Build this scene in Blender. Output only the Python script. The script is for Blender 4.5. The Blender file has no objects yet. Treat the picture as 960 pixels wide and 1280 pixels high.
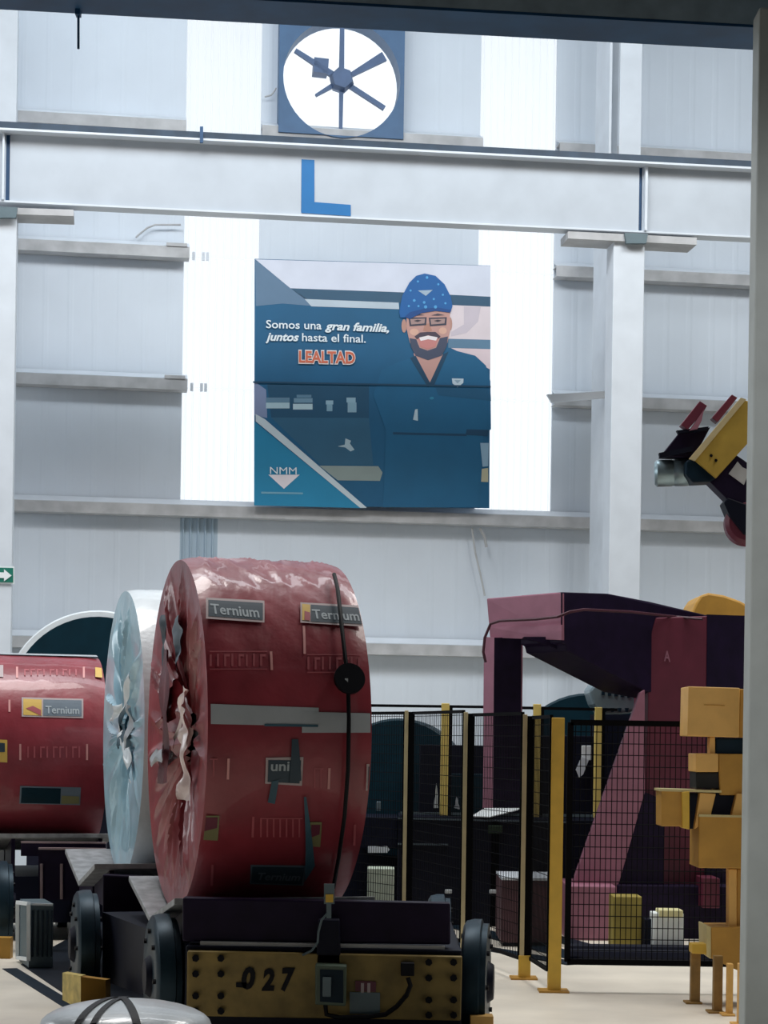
import bpy, bmesh, math, random
from mathutils import Vector, Matrix, noise

S = bpy.context.scene
COL = S.collection
PI = math.pi
R8 = random.Random(7)

# ---------------------------------------------------------------- camera
F = 2400.0          # focal length in pixels of the 960 x 1280 frame
HZ = 925.0          # pixel row of the horizon (the frame is a crop of an upward view -> lens shift)
HC = 1.6            # eye height
ROLL = 0.0145
cam = bpy.data.cameras.new('camera')
camo = bpy.data.objects.new('camera', cam)
COL.objects.link(camo)
cam.sensor_fit = 'HORIZONTAL'
cam.sensor_width = 36
cam.lens = 36 * F / 960
cam.shift_y = (HZ - 640) / 960
cam.clip_end = 200
camo.matrix_world = Matrix.Translation((0, 0, HC)) @ Matrix.Rotation(PI / 2, 4, 'X') @ Matrix.Rotation(ROLL, 4, 'Z')
S.camera = camo

# ---------------------------------------------------------------- world, lights, exposure
w = bpy.data.worlds.new('overcast_sky')
S.world = w
w.use_nodes = True
w.node_tree.nodes['Background'].inputs[0].default_value = (0.88, 0.945, 1.0, 1)
w.node_tree.nodes['Background'].inputs[1].default_value = 1.12


def area(name, loc, target, sx, sy, power, color=(1, 1, 1)):
    l = bpy.data.lights.new(name, 'AREA')
    l.shape = 'RECTANGLE'
    l.size, l.size_y, l.energy, l.color = sx, sy, power, color
    o = bpy.data.objects.new(name, l)
    COL.objects.link(o)
    o.location = loc
    o.rotation_euler = (Vector(target) - Vector(loc)).to_track_quat('-Z', 'Y').to_euler()
    return o


area('roof_light_bay', (0, 16.2, 11.7), (0, 21.0, 1.0), 16, 2.5, 930, (0.88, 0.95, 1.0))
area('wall_wash_fill', (0, 22.1, 11.7), (0, 22.5, 0), 22, 1.2, 180, (0.88, 0.95, 1.0))  # unseen light added to wash the back wall
area('roof_light_aisle', (5.5, 13.0, 11.7), (4.0, 12.6, 0), 8, 2.0, 560, (1.0, 0.96, 0.90))
area('roof_light_carts', (-2.5, 13.5, 11.7), (-2.2, 13.2, 0), 3.5, 2.5, 430, (1.0, 0.96, 0.93))
area('side_light', (-11.5, 14.5, 6.0), (3, 13.6, 1.2), 5, 4, 290, (0.93, 0.97, 1.0))
sp = bpy.data.lights.new('pillar_fill_spot', 'SPOT')  # unseen spot added to brighten the foreground pillar
sp.energy, sp.spot_size, sp.spot_blend, sp.shadow_soft_size = 330, math.radians(38), 0.5, 0.3
spo = bpy.data.objects.new('pillar_fill_spot', sp)
COL.objects.link(spo)
spo.location = (0.4, 2.2, 4.6)
spo.rotation_euler = (Vector((2.3, 7.6, 2.2)) - Vector(spo.location)).to_track_quat('-Z', 'Y').to_euler()

S.view_settings.view_transform = 'Standard'
S.view_settings.look = 'None'
S.view_settings.gamma = 1
S.view_settings.use_curve_mapping = False
S.view_settings.exposure = 0.16


# ---------------------------------------------------------------- helpers
def P(px, py, Y):
    """pixel of the photograph + real distance -> world point"""
    dx, dy = px - 480.0, HZ - py
    x = dx * math.cos(ROLL) - dy * math.sin(ROLL)
    y = dx * math.sin(ROLL) + dy * math.cos(ROLL)
    return Vector((x / F * Y, Y, HC + y / F * Y))


def FL(px, py, z=0.0):
    """pixel -> point on the floor (or on a level z)"""
    p = P(px, py, 1.0)
    k = (z - HC) / (p.z - HC)
    return Vector((p.x * k, k, z))


WT = math.tan(math.radians(8.0))


def W(px, py, Y0=24.0, t=WT):
    """pixel -> point on a plane parallel to the back wall"""
    p = P(px, py, 1.0)
    Y = Y0 / (1 - p.x * t)
    return P(px, py, Y)


def lin(h):
    h = h.lstrip('#')
    c = [int(h[i:i + 2], 16) / 255 for i in (0, 2, 4)]
    return tuple(v / 12.92 if v <= 0.04045 else ((v + 0.055) / 1.055) ** 2.4 for v in c) + (1,)


_m = {}


def M(name, hexc, rough=0.5, metal=0.0, var=0.12, bump=0.0, scale=6.0, coat=0.0, stretch=None, bscale=None):
    if name in _m:
        return _m[name]
    m = bpy.data.materials.new(name)
    m.use_nodes = True
    nt = m.node_tree
    b = nt.nodes['Principled BSDF']
    c = lin(hexc)
    if max(c[:3]) < 0.05:
        b.inputs['Specular IOR Level'].default_value = 0.18
    b.inputs['Roughness'].default_value = rough
    b.inputs['Metallic'].default_value = metal
    b.inputs['Coat Weight'].default_value = coat
    tc = nt.nodes.new('ShaderNodeTexCoord')
    mp = nt.nodes.new('ShaderNodeMapping')
    nt.links.new(tc.outputs['Object'], mp.inputs['Vector'])
    if stretch:
        mp.inputs['Scale'].default_value = stretch
    n = nt.nodes.new('ShaderNodeTexNoise')
    n.inputs['Scale'].default_value = scale
    n.inputs['Detail'].default_value = 4
    nt.links.new(mp.outputs['Vector'], n.inputs['Vector'])
    r = nt.nodes.new('ShaderNodeValToRGB')
    r.color_ramp.elements[0].position = 0.3
    r.color_ramp.elements[1].position = 0.7
    r.color_ramp.elements[0].color = tuple(v * (1 - var) for v in c[:3]) + (1,)
    r.color_ramp.elements[1].color = tuple(min(1, v * (1 + var)) for v in c[:3]) + (1,)
    nt.links.new(n.outputs['Fac'], r.inputs['Fac'])
    nt.links.new(r.outputs['Color'], b.inputs['Base Color'])
    if bump:
        n2 = nt.nodes.new('ShaderNodeTexNoise')
        n2.inputs['Scale'].default_value = bscale or scale * 3
        n2.inputs['Detail'].default_value = 3
        nt.links.new(mp.outputs['Vector'], n2.inputs['Vector'])
        bp = nt.nodes.new('ShaderNodeBump')
        bp.inputs['Strength'].default_value = bump
        bp.inputs['Distance'].default_value = 0.02
        nt.links.new(n2.outputs['Fac'], bp.inputs['Height'])
        nt.links.new(bp.outputs['Normal'], b.inputs['Normal'])
    _m[name] = m
    return m


def thing(name, loc, label, cat, group=None, kind=None):
    o = bpy.data.objects.new(name, None)
    o.empty_display_size = 0.1
    COL.objects.link(o)
    o.location = loc
    tag(o, label, cat, group, kind)
    return o


def tag(o, label=None, cat=None, group=None, kind=None):
    for k, v in (('label', label), ('category', cat), ('group', group), ('kind', kind)):
        if v:
            o[k] = v
    return o


def wloc(o):
    v = Vector((0, 0, 0))
    while o is not None:
        v = v + Vector(o.location)
        o = o.parent
    return v


class MB:
    """collects shapes in world coordinates; build() links them as ONE mesh object"""

    def __init__(s):
        s.v, s.f = [], []

    def add(s, verts, faces):
        k = len(s.v)
        s.v += [Vector(p) for p in verts]
        s.f += [tuple(i + k for i in f) for f in faces]
        return s

    def prism(s, poly, vec):
        """planar polygon extruded along vec"""
        n = len(poly)
        vec = Vector(vec)
        v = list(poly) + [Vector(p) + vec for p in poly]
        f = [tuple(range(n)), tuple(range(2 * n - 1, n - 1, -1))]
        f += [(i, (i + n), ((i + 1) % n + n), (i + 1) % n) for i in range(n)]
        return s.add(v, f)

    def pp(s, poly, Y, d, vec=None):
        """outline given at distance Y (or one Y per point), depth d going away"""
        Ys = Y if isinstance(Y, (list, tuple)) else [Y] * len(poly)
        pts = [P(p[0], p[1], y) for p, y in zip(poly, Ys)]
        return s.prism(pts, vec if vec is not None else (0, d, 0))

    def rect(s, x0, y0, x1, y1, Y, d):
        """upright box; its lower left / upper right front corners given"""
        a, b = P(x0, y1, Y), P(x1, y0, Y)
        return s.box(a.x, a.y, a.z, b.x, a.y + d, b.z)

    def box(s, x0, y0, z0, x1, y1, z1):
        v = [(x0, y0, z0), (x1, y0, z0), (x1, y1, z0), (x0, y1, z0), (x0, y0, z1), (x1, y0, z1), (x1, y1, z1), (x0, y1, z1)]
        return s.add(v, [(0, 3, 2, 1), (4, 5, 6, 7), (0, 1, 5, 4), (1, 2, 6, 5), (2, 3, 7, 6), (3, 0, 4, 7)])

    def cyl(s, a, b, r, n=16, r2=None):
        a, b = Vector(a), Vector(b)
        r2 = r if r2 is None else r2
        ax = (b - a).normalized()
        e = ax.orthogonal().normalized()
        g = ax.cross(e)
        v = []
        for c, rr in ((a, r), (b, r2)):
            for i in range(n):
                t = 2 * PI * i / n
                v.append(c + (e * math.cos(t) + g * math.sin(t)) * rr)
        f = [tuple(range(n - 1, -1, -1)), tuple(range(n, 2 * n))]
        f += [(i, (i + 1) % n, (i + 1) % n + n, i + n) for i in range(n)]
        return s.add(v, f)

    def tube(s, pts, r, n=6):
        pts = [Vector(p) for p in pts]
        rings = []
        e = None
        for i, p in enumerate(pts):
            ax = (pts[min(i + 1, len(pts) - 1)] - pts[max(i - 1, 0)]).normalized()
            e = (ax.orthogonal() if e is None else e - ax * e.dot(ax)).normalized()
            g = ax.cross(e)
            rings.append([p + (e * math.cos(2 * PI * k / n) + g * math.sin(2 * PI * k / n)) * r for k in range(n)])
        v = [q for rg in rings for q in rg]
        f = [tuple(range(n - 1, -1, -1)), tuple(range(len(v) - n, len(v)))]
        for i in range(len(pts) - 1):
            for k in range(n):
                f.append((i * n + k, i * n + (k + 1) % n, (i + 1) * n + (k + 1) % n, (i + 1) * n + k))
        return s.add(v, f)

    def lathe(s, prof, a, ax, n=32, cap=True):
        """prof: (distance along axis, radius)"""
        a, ax = Vector(a), Vector(ax).normalized()
        e = ax.orthogonal().normalized()
        g = ax.cross(e)
        v = []
        for d, r in prof:
            for k in range(n):
                t = 2 * PI * k / n
                v.append(a + ax * d + (e * math.cos(t) + g * math.sin(t)) * r)
        f = []
        for i in range(len(prof) - 1):
            for k in range(n):
                f.append((i * n + k, i * n + (k + 1) % n, (i + 1) * n + (k + 1) % n, (i + 1) * n + k))
        if cap:
            f += [tuple(range(n - 1, -1, -1)), tuple(range(len(v) - n, len(v)))]
        return s.add(v, f)

    def build(s, name, mat, parent=None, smooth=False, bevel=0.0, label=None, kind=None, normals=True):
        me = bpy.data.meshes.new(name)
        o = bpy.data.objects.new(name, me)
        COL.objects.link(o)
        off = wloc(parent) if parent else Vector((0, 0, 0))
        me.from_pydata([tuple(p - off) for p in s.v], [], s.f)
        if normals:
            bm = bmesh.new()
            bm.from_mesh(me)
            bmesh.ops.recalc_face_normals(bm, faces=bm.faces)
            bm.to_mesh(me)
            bm.free()
        me.materials.append(mat)
        if smooth:
            me.shade_smooth()
            me.set_sharp_from_angle(angle=math.radians(40))
        o.parent = parent
        if bevel:
            b = o.modifiers.new('edge', 'BEVEL')
            b.width = bevel
            b.segments = 2
            b.limit_method = 'ANGLE'
        tag(o, label, kind=kind)
        return o


def text_mesh(body, bold=0.0, shear=0.0):
    """flat lettering -> (vertices with width normalised to 0..1 and cap height, faces)"""
    cu = bpy.data.curves.new('lettering', 'FONT')
    cu.body = body
    cu.offset = bold
    cu.shear = shear
    cu.resolution_u = 3
    ob = bpy.data.objects.new('lettering', cu)
    COL.objects.link(ob)
    dg = bpy.context.evaluated_depsgraph_get()
    me = bpy.data.meshes.new_from_object(ob.evaluated_get(dg))
    vs = [tuple(v.co) for v in me.vertices]
    fs = [tuple(p.vertices) for p in me.polygons]
    bpy.data.objects.remove(ob)
    bpy.data.curves.remove(cu)
    bpy.data.meshes.remove(me)
    x0, x1 = min(v[0] for v in vs), max(v[0] for v in vs)
    return [((v[0] - x0) / (x1 - x0), v[1] / 0.7) for v in vs], fs


# ---------------------------------------------------------------- materials
WALLW = M('white_painted_sheet', '#d3dce6', 0.6, 0, 0.03, scale=1.5)
WALLB = M('pale_blue_ribbed_sheet', '#a9bccb', 0.5, 0, 0.05, scale=1.5)
STEELW = M('white_painted_steel', '#cfd6de', 0.5, 0, 0.06, scale=3)
STEELD = M('dirty_white_steel', '#b3b4b6', 0.6, 0, 0.18, scale=4)
CONC = M('cream_concrete', '#e4dccd', 0.45, 0, 0.14, 0.05, scale=1.4)
ROOF = M('roof_sheet', '#3a4450', 0.7, 0, 0.05)
NAVY = M('navy_paint_and_shade', '#17466e', 0.5, 0, 0.2)
SLATE = M('slate_grey_paint', '#92a5b2', 0.6, 0, 0.2, scale=10)
BLUE = M('blue_lettering_paint', '#0867a4', 0.5, 0, 0.04)
RAILD = M('dark_crane_rail', '#2a3b4c', 0.5, 0.2, 0.2)
PILLAR = M('grey_pillar_paint', '#b9c0bf', 0.6, 0, 0.06, scale=8)
REDW = M('red_plastic_wrap', '#8b303b', 0.38, 0, 0.16, 0.25, scale=5, coat=0.25, bscale=9)
REDE = M('red_gathered_wrap', '#8c2e36', 0.4, 0, 0.25, 0.2, scale=6, coat=0.2, bscale=12)
PINKW = M('pale_pink_wrap_edge', '#e8d4d2', 0.3, 0, 0.12, 0.2, coat=0.3)
CYANW = M('pale_blue_plastic_wrap', '#a9cfe0', 0.3, 0, 0.12, 0.25, scale=5, coat=0.4, bscale=9)
WHITEW = M('white_plastic_wrap', '#dfe7ec', 0.35, 0, 0.06, 0.2, coat=0.3)
LABELD = M('dark_slate_label', '#2c3f4d', 0.5, 0, 0.06)
LABELT = M('faded_slate_label', '#6a7885', 0.5, 0, 0.06)
LABELB = M('label_border', '#b9a9ab', 0.5, 0, 0.06)
LTXT = M('pale_label_lettering', '#a9b4bb', 0.5, 0, 0.03)
FAINT = M('faint_pink_print', '#a8525a', 0.5, 0, 0.1)
PINKP = M('pale_pink_print', '#d99a98', 0.5, 0, 0.1)
OLIVE = M('olive_print', '#7d7a52', 0.5, 0, 0.1)
SUNY = M('yellow_logo_print', '#d9b458', 0.5, 0, 0.05)
TAPE = M('grey_tape', '#aab0b6', 0.45, 0, 0.08)
TEALT = M('teal_tape', '#35596a', 0.5, 0, 0.1)
BLACK = M('black_rubber', '#0b0c14', 0.55, 0, 0.2)
DARKM = M('dark_and_shaded_maroon', '#1a0f2a', 0.55, 0, 0.25, scale=8)  # cart maroon; on the C-frame the shaded faces, shade painted in
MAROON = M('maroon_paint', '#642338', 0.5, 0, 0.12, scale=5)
ROSE = M('lit_maroon_paint', '#9a6679', 0.55, 0, 0.12, scale=5)  # C-frame maroon with the light on its left faces painted in
YPLATE = M('dirty_yellow_paint', '#85713c', 0.6, 0, 0.25, scale=9)
YELLOW = M('yellow_paint', '#d8b040', 0.5, 0, 0.1, scale=8)
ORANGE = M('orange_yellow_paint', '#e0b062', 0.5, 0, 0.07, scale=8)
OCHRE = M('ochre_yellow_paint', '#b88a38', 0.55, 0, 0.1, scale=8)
CREAMP = M('cream_painted_post', '#cdbd92', 0.5, 0, 0.1)
TYRE = M('dark_teal_wheel', '#22343f', 0.4, 0.3, 0.25, scale=6)
WORN = M('worn_steel', '#a2a4a6', 0.45, 0.3, 0.3, scale=12)
GALV = M('galvanised_steel', '#8fa3ab', 0.35, 0.6, 0.15, scale=5)
MACH = M('dark_teal_machine', '#0d2230', 0.5, 0, 0.2)
MACH2 = M('black_navy_machine', '#0a0e20', 0.55, 0, 0.2)
TEALC = M('dark_teal_coil_face', '#0b2a36', 0.45, 0, 0.15)
GREENS = M('green_sign_paint', '#15705f', 0.5, 0, 0.03)
WHITEP = M('white_print', '#e6ecee', 0.5, 0, 0.02)
GREYF = M('grey_metal_box', '#5e6f76', 0.5, 0.2, 0.1)
WIRE = M('black_wire_mesh_and_shade', '#030408', 0.9, 0, 0.1)


def pane_material():
    m = bpy.data.materials.new('translucent_roof_light_sheet')
    m.use_nodes = True
    nt = m.node_tree
    nt.nodes.clear()
    out = nt.nodes.new('ShaderNodeOutputMaterial')
    mix = nt.nodes.new('ShaderNodeMixShader')
    t = nt.nodes.new('ShaderNodeBsdfTranslucent')
    t.inputs[0].default_value = (0.97, 0.98, 1, 1)
    p = nt.nodes.new('ShaderNodeBsdfTransparent')
    n = nt.nodes.new('ShaderNodeTexNoise')
    n.inputs['Scale'].default_value = 2
    mp = nt.nodes.new('ShaderNodeMapRange')
    mp.inputs['To Min'].default_value = 0.55
    mp.inputs['To Max'].default_value = 0.75
    nt.links.new(n.outputs['Fac'], mp.inputs['Value'])
    nt.links.new(mp.outputs['Result'], mix.inputs['Fac'])
    nt.links.new(t.outputs[0], mix.inputs[1])
    nt.links.new(p.outputs[0], mix.inputs[2])
    nt.links.new(mix.outputs[0], out.inputs[0])
    return m


PANE = pane_material()

# ================================================================ SETTING
WD = Vector((math.cos(math.radians(8)), math.sin(math.radians(8)), 0))   # along the back wall
WN = Vector((-WD.y, WD.x, 0))                                           # away from the hall


def wp(s, z, off=0.0):
    """wall coordinates -> world: s along the wall, off into the hall"""
    return Vector((0, 24.0, z)) + WD * s - WN * off


def ws(px, py, off=0.0):
    p = W(px, py, 24.0 - off / math.cos(math.radians(8)))
    return p.x / WD.x + (off * WD.y / WD.x * 0)


def wz(px, py, off=0.0):
    return W(px, py, 24.0 - off / math.cos(math.radians(8))).z


def wbox(mb, s0, s1, z0, z1, off, d):
    """box standing proud of the wall by off (front) and d deep"""
    return mb.prism([wp(s0, z0, off), wp(s1, z0, off), wp(s1, z1, off), wp(s0, z1, off)], WN * d)


fl = MB()
fl.box(-14, -4, -0.2, 14, 27, 0)
floor = fl.build('floor', CONC)
tag(floor, 'cream concrete hall floor', kind='structure')

ce = MB()
ce.box(-14, -4, 12, 14, 27, 12.2)
tag(ce.build('ceiling', ROOF), kind='structure')
for nm, b in (('wall_left', (-14.2, -4, 0, -14, 27, 12)), ('wall_right', (14, -4, 0, 14.2, 27, 12)), ('wall_front', (-14, -4.2, 0, 14, -4, 12))):
    q = MB()
    q.box(*b)
    tag(q.build(nm, ROOF), kind='structure')

wall = thing('wall_back', (0, 24, 0), 'white sheet-metal hall wall with horizontal rails', None, kind='structure')


def sheet(s0, s1, z0, z1, mat, parent, name, pitch=0.30, depth=0.003, off=0.0):
    """ribbed steel sheet: a shallow trapezoid profile run upwards"""
    mb = MB()
    prof = []
    k0 = math.floor(s0 / pitch)
    k1 = math.ceil(s1 / pitch)
    for k in range(k0, k1 + 1):
        b = k * pitch
        for u, h in ((0, 0), (pitch * 0.72, 0), (pitch * 0.80, 1), (pitch * 0.92, 1)):
            if s0 < b + u < s1:
                prof.append((b + u, h * depth))
    prof = [(s0, 0)] + prof + [(s1, 0)]
    v = []
    for s, h in prof:
        v += [wp(s, z0, off + h), wp(s, z1, off + h)]
    f = [(2 * i, 2 * i + 2, 2 * i + 3, 2 * i + 1) for i in range(len(prof) - 1)]
    n = len(v)
    v += [p + WN * 0.03 for p in v]
    f += [(a[3] + n, a[2] + n, a[1] + n, a[0] + n) for a in f]
    m = len(prof)
    f += [(0, 1, n + 1, n), (2 * m - 2, n + 2 * m - 2, n + 2 * m - 1, 2 * m - 1)]
    f += [(2 * i, n + 2 * i, n + 2 * i + 2, 2 * i + 2) for i in range(m - 1)]
    f += [(2 * i + 1, 2 * i + 3, n + 2 * i + 3, n + 2 * i + 1) for i in range(m - 1)]
    mb.add(v, f)
    return mb.build(name, mat, parent)


ROWS = [wz(100, 156), wz(100, 314), wz(100, 479), wz(100, 636), wz(100, 804)]   # rail heights, top to bottom
ZT = 12.0
sL0, sL1 = ws(228, 450), ws(322, 450)
sR0, sR1 = ws(596, 450), ws(691, 450)
sA, sB = -14.0, 14.0
sF0, sF1 = ws(347, 110), ws(504, 110)
zb = [0.0] + ROWS[::-1] + [ZT]           # heights from the floor up
for i in range(len(zb) - 1):
    z0, z1 = zb[i], zb[i + 1]
    lit = z0 >= ROWS[3] - 0.01
    sheet(sA, sL0, z0, z1, WALLW, wall, 'wall_sheet')
    if not lit:
        sheet(sL0, (sL0 + sL1) / 2, z0, z1, WALLB if i == 1 else WALLW, wall, 'wall_sheet', pitch=0.09, depth=0.03)
        sheet((sL0 + sL1) / 2, sL1, z0, z1, WALLW, wall, 'wall_sheet')
        sheet(sR0, sR1, z0, z1, WALLW, wall, 'wall_sheet')
    if i == len(zb) - 2:
        sheet(sL1, sF0, z0, z1, WALLW, wall, 'wall_sheet')
        sheet(sF1, sR0, z0, z1, WALLW, wall, 'wall_sheet')
        sheet(sF0, sF1, wz(420, 10), z1, WALLW, wall, 'wall_sheet')
        sheet(sF0, sF1, z0, wz(420, 176), WALLW, wall, 'wall_sheet')
    else:
        sheet(sL1, sR0, z0, z1, WALLW, wall, 'wall_sheet')
    sheet(sR1, sB, z0, z1, WALLW, wall, 'wall_sheet')

# daylight strips: translucent sheets in the wall
for wi, (a, b) in enumerate(((sL0, sL1), (sR0, sR1))):
    win = thing('window_%d' % (wi + 1), wp((a + b) / 2, ROWS[3]), ('daylit translucent wall strip by the left edge of the banner', 'daylit translucent wall strip by the right edge of the banner')[wi], None, kind='structure')
    for i in range(4, len(zb) - 1) if False else range(2, len(zb) - 1):
        sheet(a, b, zb[i] + 0.004, zb[i + 1] - 0.004, PANE, win, 'pane', pitch=0.09, depth=0.012, off=-0.01)
# keep only panes above the third rail
for o in [o for o in COL.objects if o.name.startswith('pane') and o.parent]:
    zs = [o.parent.location.z + v.co.z for v in o.data.vertices]
    if max(zs) < ROWS[3] + 0.1:
        bpy.data.objects.remove(o)


def girt(s0, s1, z, lip=True):
    mb = MB()
    wbox(mb, s0, s1, z - 0.06, z + 0.05, 0.22, 0.012)        # web
    wbox(mb, s0, s1, z + 0.05, z + 0.062, 0.22, 0.20)        # top flange
    wbox(mb, s0, s1, z - 0.072, z - 0.06, 0.22, 0.20)        # bottom flange
    g = mb.build('girt', STEELD, wall)
    if lip:
        q = MB()
        q.prism([wp(s0, z + 0.064, 0.20), wp(s1, z + 0.064, 0.20), wp(s1, z + 0.14, 0.03), wp(s0, z + 0.14, 0.03)], (0, 0, 0.008))
        q.build('girt_flashing', STEELW, g)
    return g


colL = ws(0, 450)
sC = ws(757, 450)
for r, z in enumerate(ROWS):
    if r == 0:
        girt(-13.9, sL0, z)
        girt(sL1, sF0 - 0.0, z)
        girt(sF0, sR0, z)
        girt(sR1, 13.9, z)
    elif r in (1, 2):
        girt(-13.9, sL0 + 0.06, z)
        girt(sR1 - 0.02, 13.9, z)
    else:
        girt(-13.9, 13.9, z)
# short dark clips where a rail ends at the strip
for z in ROWS[1:3]:
    q = MB()
    wbox(q, sL0 - 0.22, sL0 + 0.03, z + 0.06, z + 0.10, 0.24, 0.2)
    q.build('girt_clip', STEELD, wall)
    for k, ds in enumerate((0.10, 0.22, 0.27)):
        q = MB()
        wbox(q, sL0 + ds, sL0 + ds + 0.035, z - 0.05, z + 0.05, 0.05, 0.02)
        q.build('girt_clip', STEELW, wall)

# building column on the wall (H section)
bc = thing('column', W(765, 800, 23.1) * 1.0, 'white H-section wall column right of the banner, rising past the crane beam', 'column', kind='structure')
bc.location.z = 0


def cbox(x0, x1, Y0, d, z0, z1, pyref=450):
    q = MB()
    a, b = W(x0, pyref, Y0), W(x1, pyref, Y0)
    q.prism([Vector((a.x, a.y, z0)), Vector((b.x, b.y, z0)), Vector((b.x, b.y, z1)), Vector((a.x, a.y, z1))], WN * d)
    return q


cbox(747, 768, 23.25, 0.03, 0, ZT).build('back_flange', STEELW, bc)
cbox(757, 760, 22.6, 0.66, 0, ZT).build('web', STEELW, bc)
cbox(770, 797, 22.55, 0.03, 0, ZT).build('front_flange', STEELW, bc)

# crane columns in front of the wall, beam on top of them
YB = 20.6
BT = math.tan(math.radians(7.0))
for x0, x1, lab in ((-70, 18.5, 'white crane column at the left edge carrying the exit sign'), (765, 804, 'white crane column right of the banner, under the beam joint')):
    c = W(x1, 450, YB, BT)
    t = thing('column', (c.x, c.y, 0), lab, 'column', kind='structure')
    ztop = W(x1, 262 if x1 < 100 else 298, YB, BT).z
    a, b = W(x0, 450, YB, BT), W(x1, 450, YB, BT)
    q = MB()
    q.prism([Vector((a.x, a.y, 0)), Vector((b.x, b.y, 0)), Vector((b.x, b.y, ztop)), Vector((a.x, a.y, ztop))], WN * 0.30)
    q.build('shaft', STEELW, t, bevel=0.008)
    q = MB()
    pts = ((-40, 258), (92, 262), (92, 270), (-40, 266)) if x1 < 100 else ((710, 289), (871, 297), (871, 306), (710, 298))
    q.prism([W(x, y, YB - 0.05, BT) for x, y in pts], WN * 0.35)
    q.build('cap_plate', STEELD, t)
    q = MB()
    pts = ((-6, 258), (22, 259), (20, 272), (-6, 272)) if x1 < 100 else ((781, 291), (810, 292), (808, 304), (783, 304))
    q.prism([W(x, y, YB - 0.09, BT) for x, y in pts], WN * 0.05)
    q.build('bearing_block', GREYF, t)
# upper extension of the left column beside the wall
q = cbox(-70, 21, 22.6, 0.3, 0, ZT, 100)
ul = thing('column', W(21, 100, 22.6) * 1.0, 'white wall column at the left edge above the crane beam', 'column', kind='structure')
ul.location.z = 0
q.build('shaft', STEELW, ul)

# crane runway beam
BEAMP = M('pale_grey_beam_paint', '#b4bcc5', 0.5, 0, 0.05, scale=3)
cb = thing('crane_beam', W(406, 262, YB, BT), 'long white crane runway beam with a blue letter L', 'beam', kind='thing')


def bm_poly(pts, off, d, mat, name, parent=cb, **k):
    q = MB()
    q.prism([W(x, y, YB - off, BT) for x, y in pts], WN * d)
    return q.build(name, mat, parent, **k)


def bz(px, py):
    return W(px, py, YB, BT).z


BDIR = Vector((math.cos(math.radians(7)), math.sin(math.radians(7)), 0))
zt_, zb_ = bz(400, 188), bz(400, 270)


def beam_seg(x0, x1, z0, z1, off, d, mat, name, py=230, parent=cb):
    a, b = W(x0, py, YB, BT), W(x1, py, YB, BT)
    n = Vector((-BDIR.y, BDIR.x, 0))
    q = MB()
    q.prism([Vector((a.x, a.y, z0)) - n * off, Vector((b.x, b.y, z0)) - n * off, Vector((b.x, b.y, z1)) - n * off, Vector((a.x, a.y, z1)) - n * off], n * d)
    return q.build(name, mat, parent)


for x0, x1 in ((-1000, 7), (12, 799), (803, 1800)):
    beam_seg(x0, x1, zb_, zt_, 0.0, 0.02, BEAMP, 'web')
beam_seg(-1000, 1800, zb_ - 0.02, zb_, 0.03, 0.2, STEELW, 'bottom_flange')
beam_seg(-1000, 1800, zt_, zt_ + 0.022, 0.14, 0.30, STEELW, 'top_flange')
beam_seg(-1000, 1800, zt_ + 0.03, zt_ + 0.11, 0.07, 0.07, RAILD, 'crane_rail')
beam_seg(6.5, 12.5, zb_, zt_, -0.03, 0.02, NAVY, 'joint_gap')
beam_seg(798, 803.5, zb_, zt_, -0.03, 0.02, NAVY, 'joint_gap')
beam_seg(3, 5.5, zb_, zt_, 0.06, 0.06, STEELW, 'end_stiffener')
beam_seg(805, 808, zb_, zt_, 0.06, 0.06, STEELW, 'end_stiffener')
bm_poly([(377, 199), (393, 200), (393, 252.5), (438.5, 256), (438.5, 270), (376.5, 266)], 0.008, 0.004, BLUE, 'painted_letter', label='big blue painted letter L')
for x, y in ((252, 168),):
    bm_poly([(x - 2, y - 10), (x + 2, y - 10), (x + 2, y + 10), (x - 2, y + 10)], 0.16, 0.03, NAVY, 'rail_clip')

# ceiling girder and pillar in the foreground
tg = thing('overhead_girder', P(480, 40, 7.5), 'grey box girder with shade-painted underside crossing the top of the view', 'beam', kind='thing')
g1, g2 = P(-300, -22, 7.22), P(1300, 41, 7.75)
zg = P(480, -1, 7.42).z
ztop = P(480, -60, 7.5).z
g2 = g1 + (g2 - g1) * 2.2
g1 = g1 - (g2 - g1) * 0.5
gd = (g2 - g1)
gd.z = 0
q = MB()
gn = Vector((-gd.y, gd.x, 0)).normalized()
a, b = Vector((g1.x, g1.y, zg)), Vector((g2.x, g2.y, zg))
q.prism([a, b, b + Vector((0, 0, 0.26)), a + Vector((0, 0, 0.26))], gn * 0.05)
q.build('face_plate', SLATE, tg)
q = MB()
q.prism([a + gn * 0.0 - Vector((0, 0, 0.012)), b + gn * 0.0 - Vector((0, 0, 0.012)), b - Vector((0, 0, 0.001)), a - Vector((0, 0, 0.001))], gn * 0.24)
q.build('bottom_flange', NAVY, tg)  # underside shade painted in as navy
q = MB()
q.cyl(P(98, 12, 7.55), P(98, 61, 7.55), 0.005, 8)
q.box(P(95, 0, 7.55).x, 7.53, P(98, 20, 7.55).z, P(101, 0, 7.55).x, 7.57, P(98, 10, 7.55).z)
q.build('hanging_rod', NAVY, tg)

pl = MB()
a, b = P(940, 640, 7.4), P(1015, 640, 7.4)
pl.box(a.x, 7.4, 0, b.x, 7.53, zg - 0.015)
pil = pl.build('pillar', PILLAR, bevel=0.01)
tag(pil, 'plain grey pillar at the right edge, nearest the viewer', 'pillar', kind='structure')

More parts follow.
